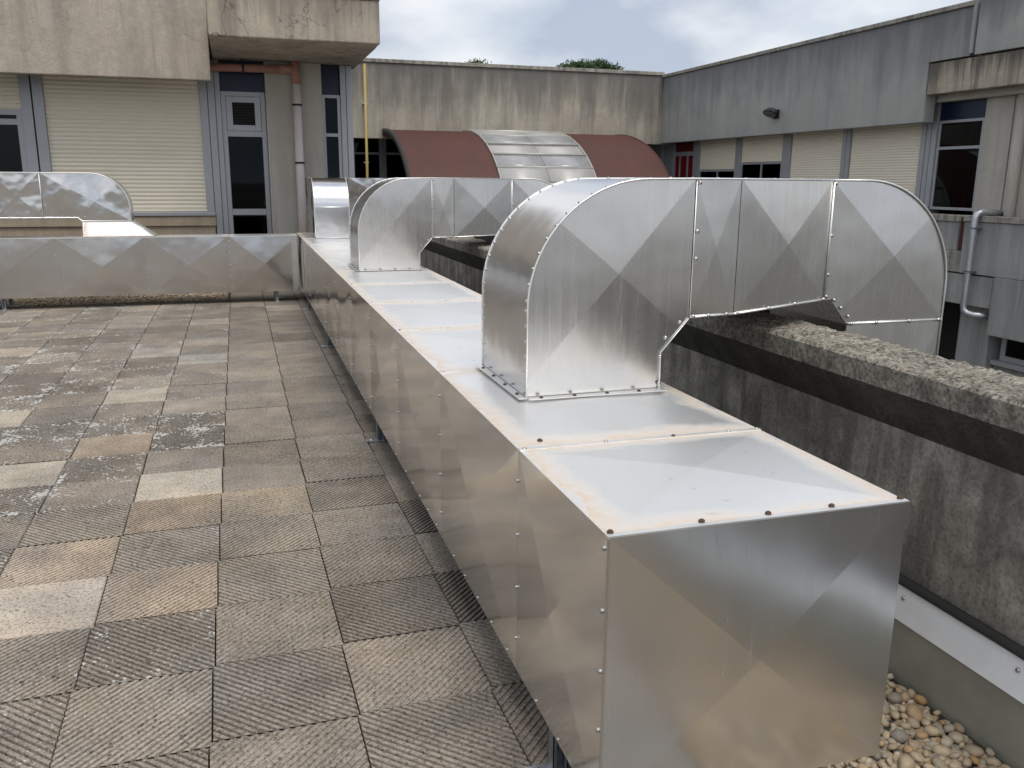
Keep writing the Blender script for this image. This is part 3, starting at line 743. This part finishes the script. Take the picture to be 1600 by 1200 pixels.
box('back_box', .862, 2.28, 11.44, 11.9, 1.05, 1.508, 'metal_dent', t3)
box('drop_box', 2.285, 2.74, 11.43, 11.9, -1.4, 1.508, 'metal_elbow', t3, .03)
mb = MB(); mb.tube([(.860, a-.003, b) for a, b in pr3], .005, 6); mb.tube([(1.264, a-.003, b) for a, b in pr3], .005, 6); mb.tube([(.862, yb-.004, 1.17), (1.262, yb-.004, 1.17)], .0055, 6)
mb.box(.84, 1.285, yb-.025, yb-.001, Z1+.009, Z1+.012); mb.build('seam_bead', 'bead', t3, True)

# duct elbow on the cross duct, left
le = empty('low_elbow_duct', (-1.5, 11.55, cz1), 'dented shiny duct above the cross duct, bending down before the big cream shutter', 'duct')
ly0, ly1 = 11.22, 11.54; lt, lb = 1.537, 1.037
a4 = [(-1.60+.40*math.cos(R(q)), lt-.40+.40*math.sin(R(q))) for q in range(90, -1, -6)]
lo = [(-2.12, lb), (-1.765, lb), (-1.722, .998), (-1.20, .998)] + a4[::-1] + [(-2.12, lt)]
K = [(-1.765, lb), (-1.20, .998), a4[7], (-2.12, lt)]
break_panel('front_panel', [(x, ly0, z) for x, z in lo], [(x, ly0, z) for x, z in K], .014, (0, -1, 0), 'metal_dent', le)
mesh_obj('back_panel', [(x, ly1, z) for x, z in lo], [tuple(range(len(lo)-1, -1, -1))], 'metal_dent', le)
for a, b in ((-2.62, -2.122), (-3.6, -2.622), (-4.6, -3.602), (-5.9, -4.602)):
    rect_break('front_panel', (a, ly0, lb), (b, ly0, lb), (b, ly0, lt), (a, ly0, lt), .014, 'metal_dent', le)
    mesh_obj('back_panel', [(a, ly1, lb), (b, ly1, lb), (b, ly1, lt), (a, ly1, lt)], [(3, 2, 1, 0)], 'metal_dent', le)
v = []; fc = []; pts = [(-5.9, lt)] + a4 + [(-1.20, .998)]
for x, z in pts: v += [(x, ly0, z), (x, ly1, z)]
for i in range(len(pts)-1): fc.append((2*i, 2*i+2, 2*i+3, 2*i+1))
mesh_obj('curved_panel', v, fc, 'metal_curve', le, True)
mesh_obj('underside_panel', [(-5.9, ly0, lb), (-1.765, ly0, lb), (-1.722, ly0, .998), (-5.9, ly1, lb), (-1.765, ly1, lb), (-1.722, ly1, .998)], [(0, 3, 4, 1), (1, 4, 5, 2)], 'metal_dent', le)
# flared shoe
T = [(-1.722, ly0, .996), (-1.20, ly0, .996), (-1.20, ly1, .996), (-1.722, ly1, .996)]; Bq = [(-1.722, 11.165, cz1+.009), (-.955, 11.165, cz1+.009), (-.955, 11.555, cz1+.009), (-1.722, 11.555, cz1+.009)]
for i in range(4):
    j = (i+1) % 4
    mesh_obj('shoe_panel', [Bq[i], Bq[j], T[j], T[i]], [(0, 1, 2, 3)], 'metal_top' if i == 0 else 'metal_curve', le)
mb = MB(); mb.tube([(x, ly0-.004, z) for x, z in [(-5.9, lt)] + a4 + [(-1.20, .998)]], .006, 6); mb.tube([(-5.9, ly0-.004, lb), (-1.765, ly0-.004, lb), (-1.722, ly0-.004, .998), (-1.2, ly0-.004, .998)], .006, 6)
mb.tube([(-2.121, ly0-.004, lb), (-2.121, ly0-.004, lt)], .004, 6); mb.tube([(-2.621, ly0-.004, lb), (-2.621, ly0-.004, lt)], .006, 6); mb.tube([T[1], Bq[1]], .006, 6)
mb.build('seam_bead', 'bead', le, True)
scr = MB()
for i in range(22): scr.screw((-4.0+.11*i, ly0-.008, lb+.012), (0, -1, 0), .007)
scr.build('screws', 'screw', le, True, kind='stuff')

# ------------------------------------------------------------------ facade pieces
class Fac:
    """local frame: u along the facade, d outwards depth (towards the viewer), z up"""
    def __init__(s, axis, plane, parent): s.a = axis; s.p = plane; s.parent = parent
    def box(s, name, u0, u1, d0, d1, z0, z1, mat, parent=None, bevel=0.0):
        parent = parent or s.parent
        if s.a == 'Y': return box(name, u0, u1, s.p-d1, s.p-d0, z0, z1, mat, parent, bevel)
        return box(name, s.p-d1, s.p-d0, u0, u1, z0, z1, mat, parent, bevel)
    def pt(s, u, d, z): return (u, s.p-d, z) if s.a == 'Y' else (s.p-d, u, z)
    def shutter(s, u0, u1, z0, z1, parent, pitch=.053):
        v, f = [], []; n = max(1, int(round((z1-z0)/pitch))); h = (z1-z0)/n; k = 0
        for i in range(n):
            for (q, d) in ((0.0, .004), (.10, .014), (.5, .020), (.88, .015), (.93, .004)):
                z = z0+h*(i+q); v += [s.pt(u0, d, z), s.pt(u1, d, z)]; k += 1
        v += [s.pt(u0, .004, z1), s.pt(u1, .004, z1)]; k += 1
        for i in range(k-1): f.append((2*i, 2*i+1, 2*i+3, 2*i+2) if s.a == 'Y' else (2*i+1, 2*i, 2*i+2, 2*i+3))
        o = mesh_obj('roller_shutter', v, f, 'shutter', parent); b = s.box('bottom_bar', u0, u1, .0, .024, z0-.03, z0-.001, 'shutter', o)
        return o
    def frame_rect(s, u0, u1, z0, z1, w, parent, d0=-.03, d1=.03, name='frame'):
        m = MB()
        def bx(a, b, c, e):
            if s.a == 'Y': m.box(a, b, s.p-d1, s.p-d0, c, e)
            else: m.box(s.p-d1, s.p-d0, a, b, c, e)
        bx(u0, u0+w, z0, z1); bx(u1-w, u1, z0, z1); bx(u0+w, u1-w, z0, z0+w); bx(u0+w, u1-w, z1-w, z1)
        return m.build(name, 'frame', parent, bevel=.003)
    def pane(s, u0, u1, z0, z1, parent): return s.box('pane', u0, u1, -.004, .004, z0, z1, 'glass', parent)
    def window(s, u0, u1, z0, z1, rails=(), w=.05, parts=True, mull=()):
        fr = s.frame_rect(u0, u1, z0, z1, w, s.parent, name='window')
        zs = [z0+w] + [q for r in rails for q in (r-w/2, r+w/2)] + [z1-w]
        for r in rails: s.box('rail', u0+w, u1-w, -.028, .028, r-w/2, r+w/2, 'frame', fr)
        us = [u0+w] + [q for r in mull for q in (r-w/2, r+w/2)] + [u1-w]
        for i in range(0, len(zs), 2):
            for j in range(0, len(us), 2): s.pane(us[j], us[j+1], zs[i], zs[i+1], fr)
            for r in mull: s.box('mullion', r-w/2, r+w/2, -.028, .028, zs[i], zs[i+1], 'frame', fr)
        return fr

# ---------------- left building
lbd = empty('left_building', (-2, 12.55, 0), 'beige concrete building on the left with cream roller shutter and overhanging fascia', 'building')
f = Fac('Y', 12.55, lbd); fy = 11.78
box('fascia', -9, -.218, fy, fy+.12, 2.649, 5.1, 'fascia_beige', lbd, .012)
box('beam', -.192, 1.655, 10.47, 10.75, 2.985, 3.44, 'beam_stained', lbd, .012)
box('beam_cap', -.192, 1.665, 10.455, 10.75, 3.443, 3.50, 'coping', lbd, .01)
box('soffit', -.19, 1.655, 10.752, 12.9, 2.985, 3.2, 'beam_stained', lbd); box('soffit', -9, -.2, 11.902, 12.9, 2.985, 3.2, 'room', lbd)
box('roof_wall', -9, 1.15, 12.2, 12.4, 3.402, 5.1, 'fascia_beige', lbd); box('roof', -9, 1.60, 12.05, 20, 3.21, 3.40, 'slab', lbd); box('porch_roof', -.19, 1.6, 10.76, 12.04, 3.21, 3.40, 'slab', lbd)
box('interior_wall', -9, 1.55, 15.6, 15.8, -.3, 3.2, 'room', lbd); box('interior_floor', -9, 1.55, 12.75, 15.6, -.3, -.01, 'room', lbd)
box('interior_wall', 1.44, 1.56, 12.75, 15.6, -.3, 2.98, 'room', lbd)
box('base_wall', -9, -.30, 12.47, 12.72, -.4, .87, 'base_beige', lbd); box('base_band', -9, -.285, 12.44, 12.72, .871, 1.0, 'base_beige', lbd, .008)
f.box('sill', -9, -.285, -.1, .13, 1.003, 1.055, 'frame', None, .006)
f.box('navy_band', -9, -.2, -.02, .05, 2.83, 2.98, 'navy')
for a, b in ((-2.47, -2.352), (-2.335, -2.215), (-.39, -.292)): f.box('post', a, b, -.03, .06, 1.056, 2.829, 'frame', None, .004)
f.shutter(-2.213, -.392, 1.09, 2.828, lbd)
f.shutter(-4.2, -2.472, 2.31, 2.828, lbd)
f.window(-4.2, -2.472, 1.056, 2.30, (2.15,), .07)
f.box('door_post', -.286, -.20, -.05, .07, .0, 2.98, 'frame', None, .005); f.box('door_post', -.197, -.13, -.05, .05, .0, 2.98, 'frame', None, .005)
f.box('navy_panel', -.128, .43, -.01, .02, 2.60, 2.98, 'navy')
dr = f.frame_rect(-.128, .43, -.0, 2.598, .06, lbd, name='glass_door')
f.box('rail', -.067, .369, -.028, .034, 2.03, 2.10, 'frame', dr); f.box('rail', -.067, .369, -.028, .034, 1.01, 1.09, 'frame', dr)
vent = f.frame_rect(-.065, .367, 2.102, 2.536, .075, dr, -.02, .045, 'vent_window')
for k in range(8):
    z = 2.185+.035*k; f.box('louvre', .012, .29, -.01, .012, z, z+.024, 'room', vent)
f.pane(-.066, .368, 1.091, 2.029, dr); f.pane(-.066, .368, .061, 1.009, dr)
box('pillar', .435, 1.165, 12.42, 12.8, -.3, 2.983, 'pillar', lbd, .01)
f.box('navy_panel', 1.17, 1.40, -.01, .02, 2.60, 2.98, 'navy')
f.window(1.168, 1.415, 1.0, 2.598, (2.075,), .042)
f.box('window_base', 1.168, 1.415, -.03, .02, 0, .998, 'frame')
f.box('corner_post', 1.418, 1.492, -.06, .05, 0, 2.98, 'frame', None, .005); f.box('corner_post', 1.498, 1.575, -.1, .05, 0, 2.98, 'frame', None, .005)
box('threshold', -.29, 1.6, 12.44, 12.9, -.3, -.002, 'base_beige', lbd)
dp = empty('drain_pipe', (.83, 12.34, 0), 'pale pink drain pipe running down the concrete pillar', 'pipe')
mb = MB(); mb.tube([(.83, 12.34, 0), (.83, 12.34, 2.72)], .055, 16); mb.build('down_pipe', 'pvc', dp, True)
mb = MB(); mb.tube([(.83, 12.34, 2.70), (.83, 12.34, 2.99)], .062, 16); mb.tube([(.83, 12.34, 2.88), (-1.0, 12.34, 2.86)], .05, 14); mb.tube([(.83, 12.34, 2.88), (.62, 12.34, 2.878)], .06, 14)
mb.build('branch_pipe', 'pvc_red', dp, True)
for z in (2.44, 1.70, .7):
    mb = MB(); mb.tube([(.83, 12.34, z-.012), (.83, 12.34, z+.012)], .064, 16); mb.build('pipe_clamp', 'black', dp, True)
mb = MB(); mb.tube([(.16, 12.34, 2.865), (.185, 12.34, 2.865)], .058, 14); mb.box(.165, .18, 12.33, 12.35, 2.9, 2.985); mb.build('pipe_clamp', 'black', dp, True)

lbd.location = (-2.28, 14.307, -.21); lbd.scale = (1.14, 1.14, 1.14)  # left building and drain pipe scaled up about the camera position
dp.location = (.946, 14.068, -.21); dp.scale = (1.14, 1.14, 1.14)

# ---------------- back wing
bb = empty('back_building', (8, 24.3, -3.6), 'far concrete wing closing the courtyard, dark rain streaks below its coping', 'building')
YB = 24.1
box('fascia', 1.2, 12.32, YB, YB+.25, 2.545, 4.46, 'wall_back', bb, .01)
box('coping', 1.2, 12.02, YB-.04, YB+.45, 4.463, 4.56, 'coping', bb, .012)
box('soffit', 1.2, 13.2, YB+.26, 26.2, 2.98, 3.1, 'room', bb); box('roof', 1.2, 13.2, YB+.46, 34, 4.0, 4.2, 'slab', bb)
box('interior_wall', 1.0, 13.2, 28, 28.2, -3.6, 3.0, 'room', bb); box('interior_floor', 1.0, 13.2, 25.75, 28, -.2, 0.0, 'room', bb)
box('lower_wall', 1.2, 12.3, 25.5, 25.7, -3.6, .95, 'lower_grey', bb)
fb_ = Fac('Y', 25.7, bb)
for i in range(6):
    u = 2.4+1.65*i
    fb_.window(u+.04, u+1.61, .96, 2.97, (2.2,), .06, mull=(u+.82,))
    fb_.box('post', u-.04, u+.038, -.05, .05, .96, 2.97, 'frame')
yp = empty('yellow_pipe', (3.34, 23.9, -3.6), 'thin yellow gas pipe rising up the left end of the far wing', 'pipe')
mb = MB(); mb.tube([(3.33, 23.9, -3.6), (3.36, 23.95, 4.4)], .035, 10); mb.build('riser', 'yellow', yp, True)
for z in (1.9, 3.4):
    mb = MB(); mb.box(3.29, 3.40, 23.93, 24.1, z, z+.04); mb.build('bracket', 'galv', yp)

# canopy
cn = empty('barrel_canopy', (7.2, 22.2, 0), 'red brown curved canopy with a skylight strip against the far wing', 'canopy')
NA = 24
def cpt(q, off=0.0):   # q 0 (wall) .. 1
    a = R(90*q); return (24.09-(4.05+off)*math.sin(a), .35+(2.42+off)*math.cos(a))
def canopy_strip(name, x0, x1, mat, q0=0, q1=1, off=0.0, th=.05, n=NA):
    v, fc = [], []
    for i in range(n+1):
        q = q0+(q1-q0)*i/n; (y1, z1), (y2, z2) = cpt(q, off), cpt(q, off-th)
        v += [(x0, y1, z1), (x1, y1, z1), (x1, y2, z2), (x0, y2, z2)]
    for i in range(n):
        for k in range(4): fc.append((4*i+k, 4*i+4+k, 4*i+4+(k+1) % 4, 4*i+(k+1) % 4))
    fc += [(0, 1, 2, 3), (4*n+3, 4*n+2, 4*n+1, 4*n)]
    return mesh_obj(name, v, fc, mat, cn, True)
for nm, a, b in (('roof_sheet', 3.87, 6.05), ('roof_sheet', 8.50, 10.52)):
    o = canopy_strip(nm, a, b, 'rust')
    m = o.modifiers.new('edge', 'EDGE_SPLIT'); m.split_angle = R(40)
canopy_strip('edge_trim', 3.80, 3.868, 'slab', off=.03, th=.14); canopy_strip('edge_trim', 10.522, 10.56, 'rust', off=.02, th=.10)
qs = [0, .13, .26, .38, .49, .60, .72, .86, 1.0]
for i in range(8):
    for a, b in ((6.06, 7.27), (7.28, 8.49)):
        o = canopy_strip('skylight_pane', a, b, 'poly' if (i in (0, 1, 3, 5)) else 'poly_d', qs[i]+.003, qs[i+1]-.003, .02+.02*((i*7) % 3), .02, 5)
    canopy_strip('skylight_rib', 6.02, 8.53, 'poly', qs[i+1]-.005, qs[i+1]+.005, .07, .07, 2)
canopy_strip('edge_trim', 6.03, 6.055, 'poly', off=.06, th=.08); canopy_strip('edge_trim', 8.495, 8.52, 'poly', off=.06, th=.08)
for x_ in (3.95, 10.4): box('post', x_, x_+.1, 21.3, 21.4, -3.6, 2.0, 'galv', cn)

# ---------------- right wing
rb = empty('right_building', (12.2, 18, -3.6), 'grey concrete wing on the right with cream shutters under a deep fascia', 'building')
XR = 12.0
Lp = [(24.09, 2.575), (13.60, 2.575), (13.60, 3.603), (12.66, 3.603), (12.66, 4.40), (24.09, 4.40)]
mesh_obj('fascia', [(XR, a, b) for a, b in Lp] + [(XR+.25, a, b) for a, b in Lp], [tuple(range(6)), tuple(range(11, 5, -1))] + [((i+1) % 6, i, 6+i, 6+(i+1) % 6) for i in range(6)], 'wall_right', rb, bevel=.01)
box('joint_strip', XR-.03, XR+.2, 12.59, 12.657, 3.64, 4.52, 'lower_grey', rb); box('joint_filler', XR+.03, XR+.2, 12.545, 12.588, 3.62, 4.52, 'red', rb)
box('fascia_band', XR-.02, XR+.25, 4, 12.543, 3.603, 4.52, 'wall_right', rb, .008)
box('coping', XR-.05, XR+.45, 12.66, 24.15, 4.403, 4.485, 'coping', rb, .012)
box('beam', XR+.012, XR+.3, 4, 13.575, 3.045, 3.575, 'beam_right', rb, .012)
box('soffit', XR+.3, 14, 4, 26, 2.936, 3.2, 'pillar', rb); box('roof', XR+.46, 20, 4, 30, 3.9, 4.1, 'slab', rb)
box('interior_wall', 15.6, 15.8, 4, 26, -3.6, 3.2, 'room', rb); box('interior_floor', 12.7, 15.6, 4, 26, -.2, 0.0, 'room', rb)
box('interior_wall', 13.3, 15.6, 12.5, 12.62, 0, 2.93, 'room', rb); box('interior_wall', 13.3, 15.6, 25.75, 25.85, 0, 2.93, 'room', rb)
fr_ = Fac('X', 12.5, rb)  # plane, spans and heights below scaled about the camera, results written out
fr_.box('sill_wall', 13.692, 24.712, -.2, .05, -0.231, 1, 'lower_grey')
fr_.box('sill', 13.692, 24.712, -.05, .1, 1.003, 1.048, 'frame')
fr_.shutter(20.673, 22.567, 1.846, 2.933, rb); fr_.shutter(18.587, 20.404, 2.01, 2.933, rb); fr_.shutter(16.394, 18.25, 1.077, 2.933, rb); fr_.shutter(14.096, 16.125, 1.077, 2.933, rb)
fr_.window(20.673, 22.567, 1.053, 1.808, (), .05, mull=(21.587,)); fr_.window(18.587, 20.404, 1.053, 1.971, (), .05, mull=(19.471,))
for a, b in ((22.577, 22.865), (20.413, 20.663), (18.26, 18.577), (16.135, 16.25), (16.264, 16.385), (13.962, 14.087), (13.837, 13.942), (13.702, 13.822)):
    fr_.box('post', a, b, -.04, .06, 1.053, 2.933, 'frame', None, .005)
rd = fr_.frame_rect(22.875, 24.135, 0.058, 2.933, .09, rb, name='red_door')
fr_.box('top_panel', 22.962, 24.048, -.01, .015, 2.327, 2.845, 'red', rd); fr_.box('rail', 22.962, 24.048, -.03, .03, 2.212, 2.327, 'frame', rd)
for a, b in ((22.962, 23.25), (23.327, 23.712), (23.788, 24.048)): fr_.box('door_panel', a, b, -.01, .015, 0.144, 2.211, 'red', rd)
for a, b in ((23.252, 23.325), (23.713, 23.787)): fr_.box('stile', a, b, -.03, .03, 0.144, 2.211, 'frame', rd)
fr_.box('corner_post', 24.144, 24.654, -.05, .05, 0.058, 2.933, 'frame')
box('corner_wall', 12.35, 13.3, 24.72, 26.0, -.3, 2.93, 'frame', rb); box('end_wall', 13.22, 13.4, 26.0, 28.2, -3.6, 3.0, 'room', rb)
fr_.window(12.635, 13.692, 1.019, 2.615, (2.125,), .05); fr_.box('navy_panel', 12.635, 13.692, -.01, .02, 2.618, 2.939, 'navy')
for a in (12.933, 13.096, 13.269): fr_.box('curtain', a, a+.087, -.4, -.36, 1.019, 2.558, 'curtain')
box('pillar', 12.45, 13.3, 12.04, 12.625, -.2, 2.935, 'pillar', rb, .008); box('pillar', 12.46, 13.3, 9, 12.02, -.2, 2.935, 'pillar', rb, .008)
mb = MB(); mb.tube([(12.40, 11.80, -.2), (12.40, 11.80, 2.93)], .085, 14); mb.build('round_column', 'pillar', rb, True)
# balcony parapet and storey below
box('balcony_parapet', XR, XR+.2, 4, 12.32, -.02, .86, 'lower_grey', rb, .01); box('balcony_coping', XR-.03, XR+.3, 4, 12.335, .863, .965, 'coping', rb, .012)
box('balcony_parapet', XR+.01, XR+.2, 12.46, 25.4, .35, .84, 'lower_grey', rb, .01); box('balcony_coping', XR-.02, XR+.3, 12.45, 25.4, .843, .955, 'coping', rb, .012)
box('joint_filler', XR+.05, XR+.2, 12.325, 12.445, .35, .93, 'rust', rb)
box('stub_wall', XR+.0, XR+.2, 12.322, 25.4, -.02, .347, 'coping', rb, .008)
box('balcony_floor', XR+.2, 13.3, 4, 25.4, -.25, -.05, 'lower_grey', rb)
box('lower_beam', XR+.015, XR+.3, 11.575, 25.4, -.565, -.045, 'lower_grey', rb, .01)
box('lower_fascia', XR-.004, XR+.25, 4, 11.555, -1.0, -.025, 'lower_grey', rb, .01)
box('lower_column', XR+.2, XR+.75, 11.68, 12.36, -3.6, -.567, 'lower_grey', rb)
box('lower_room_wall', 13.5, 13.6, 4, 25.4, -3.6, -.2, 'room', rb)
lw = Fac('X', 12.35, rb)
lw.window(9.0, 11.52, -1.45, -.75, (), .09); lw.box('lower_sill', 8.5, 11.62, -.1, .12, -1.53, -1.455, 'frame'); lw.box('lower_sill_wall', 8.5, 11.62, -.1, .03, -3.6, -1.535, 'lower_grey')
# conduit
cp = empty('metal_conduit', (11.85, 12.0, -.7), 'galvanised metal conduit hooked over the balcony parapet of the right wing', 'conduit')
mb = MB(); path = [(12.45, 11.93, .99), (12.1, 11.95, 1.03), (11.97, 11.96, 1.03), (11.91, 11.97, 1.0), (11.885, 11.98, .93), (11.885, 11.99, .6), (11.885, 12.0, -.55), (11.89, 11.99, -.63), (11.91, 11.93, -.68), (11.96, 11.84, -.70), (12.1, 11.66, -.70)]
mb.tube(path, .055, 12); mb.build('tube', 'galv', cp, True)
for z in (.75, .02):
    mb = MB(); mb.box(11.83, 11.999, 11.92, 12.06, z, z+.025); mb.build('clamp', 'galv_dark', cp)
# wall lamp
wlp = empty('wall_lamp', (12.0, 18.25, 3.02), 'black oval bulkhead lamp on the grey right fascia', 'lamp')
bm = bmesh.new(); bmesh.ops.create_uvsphere(bm, u_segments=20, v_segments=12, radius=1)
vv = [Vector((x.co.x*.13, x.co.y*.235, max(x.co.z, -.12)*.13)) for x in bm.verts]; ff = [tuple(q.index for q in p.verts) for p in bm.faces]; bm.free()
rot = Matrix.Rotation(R(38), 4, 'Y')
mesh_obj('housing', [rot @ p + Vector((11.83, 18.27, 3.03)) for p in vv], ff, 'black', wlp, True)
mesh_obj('lens', [rot @ Vector((p.x*.86, p.y*.88, -.017 - .5*max(0, .12-abs(p.z))*.1)) + Vector((11.83, 18.27, 3.03)) for p in vv if True], ff, 'lens', wlp, True)
box('bracket', 11.82, 12.0, 18.18, 18.30, 2.98, 3.09, 'black', wlp, .01); box('wall_plate', 11.97, 11.998, 18.13, 18.35, 2.92, 3.12, 'black', wlp, .008)

# ------------------------------------------------------------------ pines beyond the far wing
def pine(x, y, zt, rx, h, label, n=3600):
    t = empty('pine_tree', (x, y, -3.6), label, 'tree', 'pines beyond the far wing')
    q = random.Random(int(x*10)); mb = MB(); base = zt-h
    mb.tube([(x, y, -3.6), (x+.2, y, base*.4), (x+.1, y, base+.3)], .28, 9)
    for k in range(7):
        a = k*.9; mb.tube([(x+.1, y, base-.4), (x+math.cos(a)*rx*.4, y+math.sin(a)*rx*.4, base+.3), (x+math.cos(a)*rx*.75, y+math.sin(a)*rx*.75, base+.7)], .09, 6)
    mb.build('trunk', 'bark', t, True)
    cl = []
    for k in range(90):
        a = q.uniform(0, 6.28); r_ = math.sqrt(q.random()); zz = math.sqrt(max(0, 1-r_*r_))
        cl.append((x+rx*r_*math.cos(a), y+rx*r_*math.sin(a), base + h*(.12 + .80*zz*q.uniform(.75, 1.0)), q.uniform(.32, .6)))
    cr = MB()
    for (a, b, c_, s) in cl:
        for k in range(n//90):
            d = Vector((q.gauss(0, 1), q.gauss(0, 1), q.gauss(0, .8))); d = d.normalized()*s*q.random()**.4
            p = Vector((a, b, c_))+d; u = Vector((q.gauss(0, 1), q.gauss(0, 1), q.gauss(0, 1)+.6)).normalized(); w = u.cross(Vector((q.gauss(0, 1), q.gauss(0, 1), q.gauss(0, 1)))).normalized()
            L = q.uniform(.12, .24); cr.add([p-w*.035, p+w*.035, p+u*L+w*.02, p+u*L-w*.02], [(0, 1, 2, 3)])
    cr.build('crown', 'leaf', t)
pine(24.0, 60, 9.5, 3.3, 2.4, 'large dark round-topped pine crown showing above the far roof edge', 20000)
pine(15.8, 60, 9.22, 1.15, 1.6, 'small tip of a pine just showing over the middle of the far roof edge', 2500)
print('pavers', n_pav, 'pebbles', npb)
